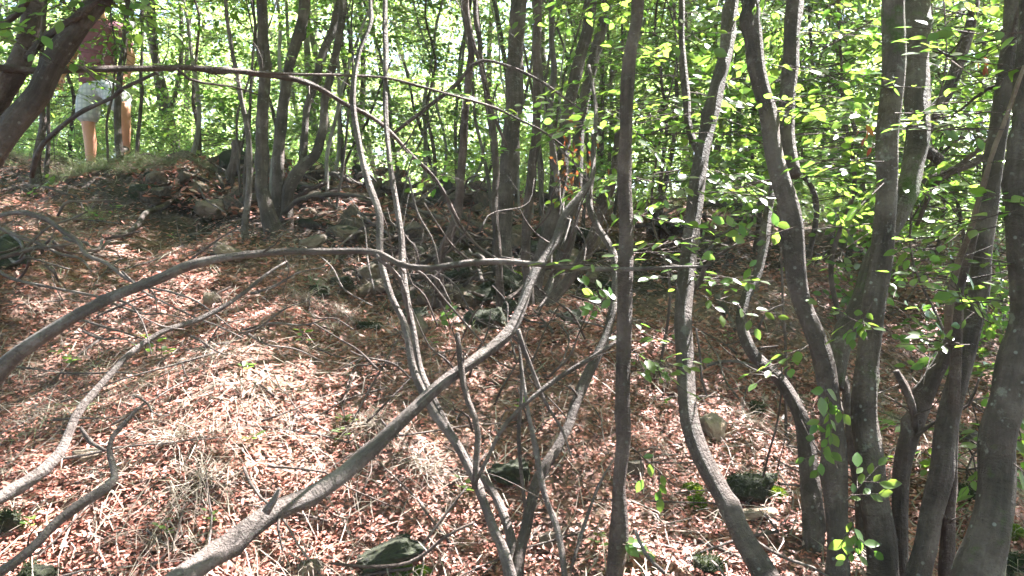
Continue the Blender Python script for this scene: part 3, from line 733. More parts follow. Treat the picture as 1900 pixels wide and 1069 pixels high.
# slender poles and whips crowding the middle of the picture
r = np.random.default_rng(88)
for k in range(52):
    px = [r.uniform(880, 1140), r.uniform(620, 880), r.uniform(1130, 1620), r.uniform(300, 640)][[0, 0, 1, 2, 3][k % 5]]
    row0 = r.uniform(340, 470) if k % 5 < 2 else r.uniform(330, 420)
    D = gD(px, row0) if row0 > 360 else 7.6 + r.uniform(0, 1.5); wd = r.uniform(4, 10); lean = r.uniform(-90, 110); bow = r.uniform(-25, 25)
    top = -40 if r.random() < .8 else r.uniform(60, 200)
    pts = [(px + lean * u ** 1.5 + bow * math.sin(3.1 * u) + r.normal(0, 4), row0 + (top - row0) * u, wd * (1 - .5 * u)) for u in (0, .2, .4, .6, .8, 1)]
    where = 'the central clump' if k % 5 < 2 else ['', '', 'the forked tree', 'the curved trunk', 'the dark knoll clump'][k % 5]
    tree('slender grey pole rising to the leaves behind ' + where, [dict(pts=pts, D=(D, D + r.uniform(-.3, .3)), up=5.4 if top < 0 else None)], group='slender poles behind ' + where, bark=[BARK, DEADWOOD, PALEBARK][k % 3], name='slender_pole', twigs=4, twiglen=.6, crown=False)
loose('tangle of thin bare twigs crossing in front of the forked stems', [([(x0, y0, w0), ((x0 + x1) / 2 + r.normal(0, 12), (y0 + y1) / 2 + r.normal(0, 12), w0 * .8), (x1, y1, w0 * .5)], 2.7 + r.uniform(-.2, .5), 2.8 + r.uniform(-.2, .5))
    for x0, y0, w0, x1, y1 in [(800, 500, 6, 960, 620), (960, 700, 5, 1040, 560), (870, 720, 6, 760, 560), (930, 830, 6, 850, 640), (1000, 720, 5, 900, 650), (900, 560, 5, 820, 700), (1020, 700, 6, 1100, 560), (985, 860, 6, 1150, 620), (700, 690, 6, 580, 600),
        (760, 700, 6, 650, 650), (830, 470, 5, 900, 330), (760, 330, 6, 820, 520), (1050, 470, 5, 960, 380), (720, 300, 5, 800, 180), (890, 430, 5, 990, 330)]], twigs=4, tl=.3, name='dead_twig') if False else None
# -- dead branchwork lying on the left bank
def loose(label, stems, cat='branch', name='fallen_branch', bark=DEADWOOD, twigs=4, tl=.25, group=None):
    t = empty(name, stems[0][1][0] if False else P(stems[0][0][0][0], stems[0][0][0][1], stems[0][1]), label, cat, group)
    tg = Geo(); used = False
    for k, (pts, D0, D1) in enumerate(stems):
        p3, rad = trace(pts, D0, D1); rad = rad * .72
        p3[:, 2] = np.maximum(p3[:, 2], gz(p3[:, 0], p3[:, 1]) + rad * 0.6)
        g = Geo(); c = tube(g, p3, rad, 8, 0.03, 0.09, wob=0.003, knots=8)
        part('limb' if k == 0 else 'branch', g, bark, t)
        if twigs: side_twigs(tg, c, rng, twigs, tl, upw=0.15); used = True
    if used: o = part('twigs', tg, bark, t); o['kind'] = 'stuff'
    return t
loose('forked dead branch sprawling down the left bank over the sunlit leaves', [
    ([(-20, 402, 12), (40, 393, 13), (75, 402, 15), (108, 424, 13), (145, 446, 12), (160, 470, 11), (200, 490, 10), (235, 516, 9), (270, 530, 7), (325, 545, 6), (370, 562, 5), (430, 612, 4)], 3.6, 3.0),
    ([(225, 505, 6), (262, 540, 6), (300, 560, 5), (360, 590, 5), (402, 605, 4), (450, 628, 3)], 3.2, 2.9),
    ([(35, 480, 6), (60, 445, 7), (95, 418, 6), (135, 405, 5), (162, 393, 4)], 3.5, 3.5),
    ([(108, 400, 6), (124, 375, 7), (150, 372, 5), (200, 373, 5), (232, 375, 4)], 3.6, 3.6),
    ([(45, 342, 4), (85, 345, 6), (115, 356, 6), (145, 364, 5), (152, 385, 4), (160, 392, 3)], 3.8, 3.7)], twigs=6)
loose('dark dead branch reaching in from the left edge above the grass', [
    ([(-20, 492, 10), (20, 515, 9), (80, 530, 7), (160, 546, 7), (235, 560, 6), (258, 582, 5), (272, 610, 4), (284, 655, 3)], 2.8, 2.6),
    ([(260, 585, 3), (300, 605, 3), (345, 612, 2)], 2.6, 2.65)], twigs=3)
loose('grey dead branch lying along the left edge below the bank', [
    ([(-20, 486, 10), (30, 470, 9), (60, 462, 8), (110, 457, 6), (145, 452, 4)], 3.4, 3.5),
    ([(0, 424, 9), (40, 440, 9), (70, 450, 8), (110, 470, 7), (150, 480, 7), (170, 505, 5)], 3.7, 3.6)], twigs=6)
loose('crooked dark log slanting down the bank towards the wall', [
    ([(222, 440, 13), (245, 425, 14), (270, 398, 14), (310, 380, 14), (335, 360, 13), (345, 345, 11), (368, 315, 9)], gD(222, 440) - .1, gD(368, 320) - .1),
    ([(370, 348, 5), (385, 372, 5), (420, 395, 5)], 5.2, 5.1)], twigs=2, bark=BARK)
loose('bent grey stick on top of the bank near the walker', [
    ([(250, 292, 6), (275, 287, 6), (300, 297, 6), (328, 285, 6), (372, 297, 5)], 7.3, 7.3)], twigs=1, bark=BARK_BROWN)
loose('long drooping dead twig hanging through the centre', [
    ([(1010, 245, 4), (1050, 290, 4), (1085, 330, 4), (1100, 350, 3)], 3.6, 3.7),
    ([(830, 375, 6), (850, 420, 6), (880, 450, 5), (935, 490, 4), (960, 510, 3)], 3.7, 3.6)], twigs=3, bark=DEADWOOD, name='dead_twig')
r = np.random.default_rng(89)
for k, (x0, y0, w0, x1, y1) in enumerate([(800, 500, 6, 960, 620), (960, 700, 5, 1040, 560), (870, 720, 6, 760, 560), (930, 830, 6, 850, 640), (1000, 720, 5, 900, 650), (900, 560, 5, 820, 700), (1020, 700, 6, 1100, 560), (700, 690, 6, 580, 600),
        (760, 700, 6, 650, 650), (830, 470, 5, 900, 330), (760, 330, 6, 820, 520), (1050, 470, 5, 960, 380), (720, 300, 5, 800, 180), (890, 430, 5, 990, 330), (1010, 860, 6, 960, 720), (870, 900, 6, 940, 760)] + [(x_, y_, r.uniform(4, 6), x_ + r.uniform(-110, 110), y_ - r.uniform(50, 190)) for x_, y_ in [(r.uniform(640, 1120), r.uniform(420, 900)) for _ in range(34)]]):
    D0 = 2.8 + r.uniform(-.2, .6)
    loose('thin bare dead twig caught among the stems in the middle of the picture', [([(x0, y0, w0), ((x0 * 2 + x1) / 3 + r.normal(0, 10), (y0 * 2 + y1) / 3 + r.normal(0, 10), w0 * .9), ((x0 + x1 * 2) / 3 + r.normal(0, 10), (y0 + y1 * 2) / 3 + r.normal(0, 10), w0 * .7), (x1, y1, w0 * .45)], D0, D0 + r.uniform(-.2, .3))],
          twigs=4, tl=.3, name='dead_twig', bark=[DEADWOOD, BARK_BROWN][k % 2], group='bare twigs caught among the middle stems')
for k in range(18):
    x_, y_ = r.uniform(-20, 480), r.uniform(430, 800); x1_, y1_ = x_ + r.uniform(60, 190), y_ + r.uniform(-70, 60); D0 = min(gD(x_, y_), gD(x1_, y1_)) - r.uniform(.05, .4)
    loose('thin grey dead twig reaching over the leaves on the left bank', [([(x_, y_, 6), ((x_ * 2 + x1_) / 3 + r.normal(0, 6), (y_ * 2 + y1_) / 3 + r.normal(0, 6), 5.5), ((x_ + x1_ * 2) / 3 + r.normal(0, 6), (y_ + y1_ * 2) / 3 + r.normal(0, 6), 4), (x1_, y1_, 2.5)], D0, D0)],
          twigs=5, tl=.3, name='dead_twig', group='dead twigs reaching over the left bank')
loose('pair of thin pale sticks leaning in the hollow right of the central clump', [
    ([(1020, 575, 6), (1060, 590, 7), (1120, 605, 5), (1150, 625, 3)], 3.7, 3.6),
    ([(1035, 600, 4), (1055, 625, 5), (1050, 650, 4), (1038, 680, 4)], 3.5, 3.4)], twigs=3)
loose('pale curved stick lying behind the curved dark trunk', [
    ([(1210, 680, 6), (1300, 680, 8), (1350, 670, 8), (1400, 680, 7), (1440, 700, 5)], gD(1210, 680) - .05, gD(1440, 700) - .05)], twigs=2)
loose('bleached thin stick standing beside the curved dark trunk', [
    ([(1290, 610, 6), (1297, 660, 6), (1299, 700, 6), (1310, 735, 4)], 3.0, 3.0)], twigs=0)
loose('pale broken snag leaning behind the curved trunk to the right', [
    ([(1330, 550, 16), (1345, 580, 15), (1365, 610, 12)], gD(1330, 555), gD(1365, 610) - .02),
    ([(1405, 610, 6), (1420, 580, 5), (1450, 565, 4)], 3.2, 3.2)], twigs=2)
loose('long thin stick across the foot of the mossy rock', [
    ([(612, 1048, 7), (680, 1055, 9), (750, 1048, 9), (790, 1025, 9), (830, 992, 8), (880, 968, 5)], 2.22, 2.3),
    ([(785, 1010, 6), (815, 970, 7), (845, 930, 6), (865, 905, 5)], 2.25, 2.3)], twigs=2, bark=BARK_BROWN)
loose('dark twiggy branch lying left of the mossy rock', [
    ([(525, 1055, 6), (560, 1030, 8), (610, 1010, 7), (640, 1000, 6), (665, 985, 3)], gD(525, 1055), gD(665, 985))], twigs=3, bark=BARK_BROWN)
loose('forked stick at the foot of the curved dark trunk', [
    ([(1180, 985, 8), (1200, 1030, 9), (1235, 1065, 10)], 2.25, 2.15),
    ([(1320, 1040, 5), (1340, 1060, 6), (1350, 1085, 7)], 2.2, 2.1)], twigs=2, bark=DEADWOOD)
loose('thin stick with a small fork standing in the sun right of the curved trunk', [
    ([(1418, 885, 6), (1428, 840, 6), (1442, 790, 5), (1450, 740, 4), (1452, 680, 3)], 2.7, 2.7)], twigs=2, bark=BARK_BROWN)
loose('brown fallen branches tangled behind the right hand trunks', [
    ([(1690, 345, 18), (1745, 325, 22), (1800, 305, 20), (1850, 275, 16)], 3.8, 3.8),
    ([(1700, 420, 10), (1730, 350, 14), (1775, 310, 14), (1835, 260, 12)], 3.9, 3.7),
    ([(1640, 380, 6), (1700, 330, 8), (1790, 250, 9), (1830, 240, 7)], 4.2, 4.2)], twigs=5, bark=BARK_BROWN, tl=.5)
# the brush and root pile at the right end of the wall
def pile(label, cx, cy, n, wpx, hpx, D, name='brush_pile'):
    t = empty(name, P(cx, cy + hpx, D), label, 'brush pile'); r = np.random.default_rng(int(cx))
    for k in range(n):
        x0, y0 = r.uniform(-wpx, wpx), r.uniform(-hpx, hpx) * 0.8; a = r.uniform(-1.2, 1.2) + (math.pi if r.random() < .5 else 0); L = r.uniform(0.4, 1.2) * wpx * 0.8
        pts = [(cx + x0 + L * u * math.cos(a) + r.normal(0, 4), cy + y0 + L * u * math.sin(a) * .55 + r.normal(0, 4), r.uniform(5, 9) * (1 - .5 * u)) for u in (0, .33, .66, 1)]
        p3, rad = trace(pts, D + r.uniform(-.35, .35), D + r.uniform(-.35, .35))
        p3[:, 2] = np.maximum(p3[:, 2], gz(p3[:, 0], p3[:, 1]) + rad)
        g = Geo(); tube(g, p3, rad, 6, 0.05, 0.08, wob=0.01); part('branch', g, [BARK_BROWN, DEADWOOD, BARK][k % 3], t)
pile('tangled dark brush and roots at the right end of the wall', 1370, 410, 34, 80, 45, 5.6)
pile('roots and dead sticks jutting from the bank below the dark knoll clump', 600, 350, 22, 80, 36, 6.2, 'root_heap')
pile('dead sticks on the bank left of the dark knoll clump', 380, 345, 16, 80, 30, 6.3, 'stick_heap')
pile('mass of dark roots on the bank between the stone wall and the central clump', 800, 395, 26, 90, 45, 5.9, 'root_heap')
pile('mass of grey roots and sticks in the hollow left of the central stool', 850, 520, 24, 90, 60, 4.6, 'root_heap')
pile('low heap of dead branches between the central clump and the curved trunk', 1215, 400, 18, 60, 30, 6.0)
pile('small heap of broken sticks under the central clump', 1010, 620, 16, 70, 35, 3.9, 'stick_heap')
pile('loose dead sticks lying below the left bank', 120, 470, 16, 110, 40, 3.9, 'stick_heap')
pile('low tangle of sticks at the foot of the wall beside the forked stems', 740, 470, 20, 120, 60, 4.9, 'stick_heap')

# ------------------------------------------------------------------ stones
def stone_geo(seed, flat=0.55, n=9):
    """a blocky cleft stone: a rounded cube cut by random planes"""
    r = np.random.default_rng(seed); g = Geo()
    u = np.linspace(-1, 1, n); faces = []; vs = []
    for ax in range(3):
        for sg in (-1, 1):
            A, B = np.meshgrid(u, u); C = np.full_like(A, sg)
            arr = [None] * 3; arr[ax] = C; arr[(ax + 1) % 3] = A; arr[(ax + 2) % 3] = B
            v = np.stack(arr, -1).reshape(-1, 3)
            i_ = np.arange(n - 1)[:, None]; j_ = np.arange(n - 1)[None]
            q = np.stack([i_ * n + j_, i_ * n + j_ + 1, (i_ + 1) * n + j_ + 1, (i_ + 1) * n + j_], -1).reshape(-1, 4)
            if sg < 0: q = q[:, ::-1]
            vs.append(v); faces.append(q + len(vs) * n * n - n * n)
    v = np.vstack(vs); q = np.vstack(faces)
    v = v / (np.linalg.norm(v, axis=1, keepdims=True) ** 0.3)
    for _ in range(11):
        d = nrm(r.normal(size=3)); k = r.uniform(0.55, 0.95)
        h = v @ d; over = np.maximum(h - k, 0); v = v - over[:, None] * d * (0.93 if n < 12 else 0.8)
    for f, a in ((3, .05), (7, .035), (13, .03), (24, .025)):
        ph = r.uniform(0, 6.28, 3); w3 = r.normal(size=(3, 3)) * f
        v = v + a * np.sin(v @ w3 + ph)
    v = v * np.array([1, r.uniform(.65, .9), flat])
    key = np.round(v, 5); _, idx, inv = np.unique(key, axis=0, return_index=True, return_inverse=True)
    g.add(v[idx], inv.ravel()[q]); return g
STONES = [mesh('stone', stone_geo(100 + k, [.22, .3, .4, .5, .26, .35][k % 6], 8), STONE, smooth=False) for k in range(9)]
MSTONES = [mesh('stone_moss', stone_geo(200 + k, .5, 8), STONE_MOSS, smooth=False) for k in range(3)]
wall = empty('stone_wall', P(640, 430, 6.2), 'tumbled dry stone wall along the crest half buried in leaves', 'stone wall')
r = np.random.default_rng(77)
nst = 0
for cse in range(7):
    x = 262
    while x < 1030:
        wpx = r.uniform(20, 70)
        px = x + wpx / 2
        x += wpx * r.uniform(0.85, 1.35)
        if 475 < px < 525 and cse < 3: continue
        crest = np.interp(px, [260, 350, 450, 560, 700, 850, 1030], [306, 300, 297, 304, 318, 335, 365])
        foot = np.interp(px, [260, 350, 450, 560, 700, 850, 1030], [345, 372, 392, 412, 435, 450, 460])
        py = foot + (crest - foot) * (cse + .3) / 6.8 + r.normal(0, 6)
        D = min(gD(px, py), 7.0) - .07
        p = P(px, py, D)
        o = bpy.data.objects.new('stone', STONES[int(r.integers(0, 9))] if r.random() < .8 else MSTONES[int(r.integers(0, 3))])
        s = wpx / 2 / F * D
        o.scale = (s * r.uniform(.9, 1.15), s * r.uniform(.8, 1.2), s * r.uniform(.8, 1.6))
        o.rotation_euler = (r.normal(-.1, .3), r.normal(0, .3), r.uniform(-.8, .8))
        o.location = tuple(p - np.array(wall.location)); link(o, wall); nst += 1
# leaves caught on the wall
g = Geo(); n = 2200
a = r.random(n); b = r.random(n)
pxs = 250 + a * 790; cr = np.interp(pxs, [250, 450, 700, 1040], [302, 296, 316, 380]); ft = np.interp(pxs, [250, 450, 700, 1040], [365, 412, 430, 450])
ro = ft + (cr - ft) * b; Dd = np.array([min(gD(u_, v_), 7.0) for u_, v_ in zip(pxs, ro)]) - .1
pos = np.stack([(pxs - 950) / F * Dd, Dd, CAMZ - (ro - 534.5) / F * Dd + r.uniform(0, .05, n)], 1)
an = r.uniform(0, 6.28, n)
leaves(g, pos, np.stack([np.cos(an), np.sin(an), r.normal(0, .4, n)], 1), np.stack([r.normal(0, .4, n), r.normal(-.4, .4, n), np.ones(n)], 1), 0.06 * r.uniform(.6, 1.3, n), SHAPE_LIT)
o = part('caught_leaves', g, LITTER, wall, smooth=False); o['kind'] = 'stuff'

def rock(label, px, py, wpx, hpx, seed, m=STONE, rot=0, name='rock', tilt=0, cat='rock', dep=.8):
    D = gD(px, py + hpx * .4); g = stone_geo(seed, 1.0, 16)
    v, q, _, _ = g.arrays(); s = np.array([wpx / 2 / F * D, wpx / 2 / F * D * dep, hpx / 2 / F * D])
    v = v / np.abs(v).max(0) * s
    ca, sa = math.cos(tilt), math.sin(tilt); v = np.stack([v[:, 0] * ca - v[:, 2] * sa, v[:, 1], v[:, 0] * sa + v[:, 2] * ca], 1)
    ca, sa = math.cos(rot), math.sin(rot); v = np.stack([v[:, 0] * ca - v[:, 1] * sa, v[:, 0] * sa + v[:, 1] * ca, v[:, 2]], 1)
    c = P(px, py, D); c[2] -= s[2] * .22; g2 = Geo(); g2.add(v + c, q)
    return thing_mesh(name, g2, m, c, label, cat)
def moss_fuzz(geo, c, rad, n, r, size=.012):
    d = nrm(r.normal(size=(n, 3))); d[:, 2] = np.abs(d[:, 2])
    leaves(geo, c + d * rad, nrm(d + r.normal(0, .4, (n, 3))), r.normal(size=(n, 3)), size * r.uniform(.6, 1.3, n), SHAPE_FAR)
ROCKS = [
 ('dark block of rock under thick moss at the bottom centre left', 722, 1024, 138, 56, 35, STONE_MOSS, .1, .24),
 ('mossy rock under a ledge in the hollow right of the forked stems', 940, 872, 85, 50, 2, STONE_MOSS, .2, 0),
 ('dark mossed boulder in the sun left of the right hand clump', 1390, 900, 110, 62, 3, STONE_MOSS, -.2, 0),
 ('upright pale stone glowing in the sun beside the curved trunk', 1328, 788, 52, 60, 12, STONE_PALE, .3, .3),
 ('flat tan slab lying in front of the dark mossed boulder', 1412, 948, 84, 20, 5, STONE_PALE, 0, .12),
 ('grey stone in the shade between the split stem and the far right trunk', 1812, 812, 42, 40, 6, STONE, 0, 0),
 ('rounded grey rock in the litter beside the thin forked stick', 1180, 868, 40, 34, 8, STONE, .5, 0),
 ('small grey stone between the forked stems and the straight trunk', 1015, 1000, 44, 40, 9, STONE, .2, 0),
 ('slanting pale stone at the foot of the knoll', 425, 465, 72, 26, 10, STONE, .1, -.35),
 ('pale flat stone just below the dark knoll clump', 580, 445, 54, 30, 11, STONE, .1, .1),
 ('grey stone to the right of the pale flat one below the wall', 640, 436, 52, 24, 12, STONE, .1, -.2),
 ('large pale stone leaning in the hollow behind the forked stems', 770, 605, 50, 62, 13, STONE, .4, .2),
 ('dark mossy rock under the forked stems in the grass', 685, 608, 62, 26, 14, STONE_MOSS, 0, .05),
 ('mossy rock poking out of the grass on the left bank', 268, 355, 50, 36, 15, STONE_MOSS, .1, 0),
 ('dark rock at the left edge under dead branches', 15, 460, 100, 90, 16, STONE_MOSS, .1, 0),
 ('dark stone at the bottom left corner', 70, 1062, 80, 44, 17, STONE_MOSS, .1, 0),
 ('dark mossy rock on the left edge low down', 8, 968, 56, 46, 18, STONE_MOSS, .1, 0),
 ('small weathered rock behind the crooked low stem', 165, 845, 60, 30, 19, STONE, .1, 0),
 ('small brown rock in the grass above the thin slanting stem', 395, 552, 34, 30, 20, STONE, .1, 0),
 ('shaded stone slab beneath the mossy block at the bottom edge', 575, 1052, 56, 40, 21, STONE, .3, 0),
 ('mossy rock among leaves by the far right trunk', 1790, 912, 60, 30, 22, STONE_MOSS, .2, 0),
 ('dark low rock at the bottom right edge', 1885, 1045, 60, 36, 23, STONE_MOSS, .2, 0),
 ('small dark rock in the sunny grass near the hanging leaves', 1404, 757, 32, 26, 24, STONE_MOSS, .2, 0),
 ('dark stone half hidden by sticks at the bottom right of centre', 1305, 1045, 70, 26, 25, STONE_MOSS, .2, 0),
 ('tall dark boulder under the central clump', 905, 590, 90, 60, 26, STONE_MOSS, .2, 0),
 ('rough boulder at the left of the thin crooked stem', 745, 545, 56, 40, 27, STONE, .2, 0),
 ('flat topped boulder under the left end of the wall', 390, 385, 70, 40, 28, STONE, .2, 0),
 ('mossy boulder on the ridge right of the central clump', 1230, 420, 70, 40, 29, STONE_MOSS, .2, 0),
 ('dark mound of earth and moss on the ridge behind the brush', 1330, 385, 110, 36, 30, STONE_MOSS, .2, 0),
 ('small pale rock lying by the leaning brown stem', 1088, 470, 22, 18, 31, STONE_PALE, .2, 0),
]
for k, (lab, px, py, wp, hp, sd, m_, rt, tl) in enumerate(ROCKS):
    o = rock(lab, px, py, wp, hp, 300 + sd, m_, rt, tilt=tl)
    if m_ is STONE_MOSS and o.location.y < 4.2:
        vv = np.array([v.co[:] for v in o.data.vertices]); nn_ = np.array([v.normal[:] for v in o.data.vertices]); okm = np.where((nn_[:, 2] > .1) | (vv[:, 0] < -.4 * np.abs(vv[:, 0]).max()))[0]
        kk = r.choice(okm, 2600); g = Geo(); loc_ = np.array(o.location)
        pp = vv[kk] + r.normal(0, .006, (2600, 3)) + loc_; kp = patch(pp[:, 0] * 14, pp[:, 2] * 14, 1.0, k) > .1
        leaves(g, pp[kp], nn_[kk][kp] + r.normal(0, .5, (kp.sum(), 3)), r.normal(size=(kp.sum(), 3)), r.uniform(.003, .008, kp.sum()), SHAPE_FAR)
        part('moss', g, MOSS_DARK, o)['kind'] = 'stuff'
r = np.random.default_rng(64)
for k in range(30):
    px, py = r.uniform(560, 1130), r.uniform(425, 590)
    if py > 540 and px < 680: continue
    o = rock('dark weathered rock sunk in the broken bank among roots and leaves', px, py, r.uniform(26, 80), r.uniform(20, 50), 400 + k, [STONE, STONE_MOSS][k % 2], r.uniform(-.5, .5), tilt=r.uniform(-.4, .4))
    o['group'] = 'dark rocks in the broken bank'
for k, (lab, px, py, rp) in enumerate([('bright green moss cushion beside the dark boulder, upper one of two', 1284, 914, 20), ('bright green moss cushion in the sun, lower one of two', 1290, 938, 20),
        ('green moss cushion at the right end of the dark boulder', 1438, 922, 22), ('bright moss cushion at the bottom edge left of the forked stems', 748, 1062, 20),
        ('small moss cushion beside the one at the bottom edge', 782, 1066, 16), ('green moss tuft at the right edge of the picture', 1876, 992, 22), ('moss cushion on the stool of the central clump', 948, 528, 34)]):
    D = gD(px, py); c = P(px, py, D); rad = rp / F * D; g = Geo()
    sg = stone_geo(500 + k, 1, 7); v, q, _, _ = sg.arrays(); g.add(v / np.abs(v).max(0) * rad * .85 * np.array([1, .9, .75]) + c, q)
    moss_fuzz(g, c, rad * np.array([.9, .85, .72]), 900, r, .010)
    thing_mesh('moss_cushion', g, MOSS, c, lab, 'moss')

# thin dead twigs scattered over the litter
r = np.random.default_rng(91)
TW = []
for k in range(10):
    g = Geo(); pts = [np.zeros(3)]; d = np.array([1, 0, 0.0])
    for q_ in range(5): d = nrm(d + r.normal(0, .25, 3) * np.array([1, 1, .3])); pts.append(pts[-1] + d * .07)
    pts = np.array(pts); pts[:, 2] += .01
    c = tube(g, pts, np.linspace(.0035, .0012, 6), 5, .04, 0, r=r)
    for e in range(2): side_twigs(g, c, r, 1, .14, .7, upw=.1)
    TW.append(mesh('fallen_twig', g, [DEADWOOD, BARK_BROWN][k % 2]))
x, y = scatter(230, 1.95, 6.5, .9, .98, r=r)
for k, (xx, yy) in enumerate(zip(x, y)):
    o = bpy.data.objects.new('fallen_twig', TW[k % 10]); s = r.uniform(.5, 1.7)
    o.scale = (s, s, s * 1.0); a = r.uniform(0, 6.28); L = .3 * s
    z0 = gz(xx, yy); z1 = gz(xx + L * math.cos(a), yy + L * math.sin(a))
    o.rotation_euler = (0, -math.atan2(z1 - z0, L) + r.normal(0, .06), a)
    o.location = (xx, yy, float(z0) + .022); link(o)
    tag(o, 'thin dead twig lying loose on the leaf litter', 'twig', 'thin dead twigs scattered over the leaf litter')

# small green seedlings on the slope
r = np.random.default_rng(17)
SEED = []
for k in range(4):
    g = Geo(); n = 7; a = r.uniform(0, 6.28, n)
    leaves(g, np.stack([.01 * np.cos(a), .01 * np.sin(a), r.uniform(.02, .07, n)], 1), np.stack([np.cos(a), np.sin(a), r.uniform(0, .6, n)], 1), np.tile([0., 0, 1], (n, 1)) + r.normal(0, .2, (n, 3)), r.uniform(.025, .045, n), SHAPE_NEAR)
    tube(g, np.array([[0, 0, -.02], [0, 0, .03], [.004, 0, .07]]), np.array([.0015, .0012, .001]), 4, .03, 0, slot=1)
    SEED.append(mesh('seedling', g, [LEAF, BARK_BROWN]))
for k, (px, py) in enumerate([(290, 668), (300, 672), (270, 660), (130, 685), (115, 690), (640, 800), (635, 830), (390, 985), (1180, 690), (470, 830), (560, 650), (860, 930), (1090, 720), (1230, 760), (1110, 1030),
        (60, 990), (300, 1010), (960, 770), (800, 650), (1860, 780), (1880, 800), (1790, 850), (1800, 875), (1350, 640), (210, 405), (450, 700), (180, 420), (320, 450)]):
    c = G(px, py, .01); o = bpy.data.objects.new('seedling', SEED[k % 4]); s = r.uniform(.7, 1.4); o.scale = (s,) * 3; o.rotation_euler = (0, 0, r.uniform(0, 6))
    o.location = tuple(c); link(o); tag(o, 'tiny green seedling growing up through the fallen leaves', 'seedling', 'tiny green seedlings on the slope')

# ------------------------------------------------------------------ walker on the ridge
def skin_mat(name, col, rough=.6, plaid=False):
    m, t, b = mat(name); tc = N(t, 'ShaderNodeTexCoord')
    if plaid:
        mp = N(t, 'ShaderNodeMapping'); t.links.new(tc.outputs['Object'], mp.inputs[0])
        c = col
        out = None
        for k, ang in enumerate((0, 1.57)):
            wv = N(t, 'ShaderNodeTexWave'); wv.inputs['Scale'].default_value = 7; wv.bands_direction = 'X' if k == 0 else 'Z'; wv.inputs['Distortion'].default_value = .4
            t.links.new(tc.outputs['Object'], wv.inputs['Vector'])
            lines = ramp(t, wv.outputs['Fac'], [(.62, (0, 0, 0)), (.72, (.75,) * 3)])
            out = mixc(t, lines, out if out is not None else col, (.38, .39, .44))
        t.links.new(out, b.inputs['Base Color'])
    else:
        t.links.new(mixc(t, noise(t, tc.outputs['Object'], 9, 4), tuple(v * .8 for v in col), tuple(min(v * 1.15, 1) for v in col)), b.inputs['Base Color'])
    b.inputs['Roughness'].default_value = rough
    bump(t, noise(t, tc.outputs['Object'], 14, 4), .5, .02, b)
    return m
SKIN = skin_mat('skin', (.52, .25, .16), .5); SHIRT = skin_mat('shirt_maroon', (.20, .070, .095), .85)
SHORTS = skin_mat('shorts_checked', (.55, .54, .58), .85, True); HAIR = skin_mat('hair', (.04, .028, .02), .6); BOOT = skin_mat('boot', (.07, .05, .04), .7)
EYE = skin_mat('eye', (.8, .8, .8), .3)
def skinned(name, joints, edges, m, parent, sub=2, root=0):
    me = bpy.data.meshes.new(name); me.from_pydata([j[0] for j in joints], edges, [])
    ob = bpy.data.objects.new(name, me); link(ob, parent)
    md = ob.modifiers.new('skin', 'SKIN'); md.use_smooth_shade = True
    for k, j in enumerate(joints):
        sv = me.skin_vertices[0].data[k]; rr_ = j[1]; sv.radius = rr_ if isinstance(rr_, tuple) else (rr_, rr_); sv.use_root = (k == root)
    s2 = ob.modifiers.new('sub', 'SUBSURF'); s2.levels = sub; s2.render_levels = sub
    me.materials.append(m); return ob
PW = P(178, 356, 7.5); PW[2] = gz(PW[0], PW[1]) - .01

pw = empty('person', PW, 'person in a maroon t-shirt and grey checked shorts striding along the ridge', 'person')
# local metres: x to the right of the picture, y away from the camera, z up. Camera sees the front.
hipz, shz = .90, 1.40
J = [((0.02, 0, .93), (.155, .10)), ((0.02, 0, 1.08), (.150, .10)), ((.02, -.01, 1.24), (.165, .11)), ((.03, -.02, 1.38), (.13, .09)), ((.04, -.03, 1.47), (.055, .055)), ((.045, -.05, 1.54), (.06, .065)), ((.045, -.05, 1.62), (.078, .092)), ((.045, -.045, 1.69), (.070, .085)),
     ((-.15, 0, 1.36), .062), ((-.245, .02, 1.10), .045), ((-.27, -.09, .92), .033), ((-.255, -.13, .865), (.035, .022)),
     ((.20, 0, 1.36), .062), ((.30, .08, 1.12), .045), ((.27, .02, .92), .033), ((.25, -.03, .86), (.035, .022)),
     ((-.075, 0, .82), .088), ((-.065, -.02, .50), .062), ((-.055, .01, .32), .060), ((-.06, .02, .10), .040), ((-.06, .02, .05), .042), ((-.06, -.09, .03), (.04, .03)),
     ((.14, -.02, .84), .088), ((.35, -.20, .62), .066), ((.335, -.14, .44), .058), ((.30, -.04, .27), .040), ((.30, -.04, .22), .042), ((.30, -.16, .19), (.04, .03))]
E = [(0, 1), (1, 2), (2, 3), (3, 4), (4, 5), (5, 6), (6, 7), (3, 8), (8, 9), (9, 10), (10, 11), (3, 12), (12, 13), (13, 14), (14, 15), (0, 16), (16, 17), (17, 18), (18, 19), (19, 20), (20, 21), (0, 22), (22, 23), (23, 24), (24, 25), (25, 26), (26, 27)]
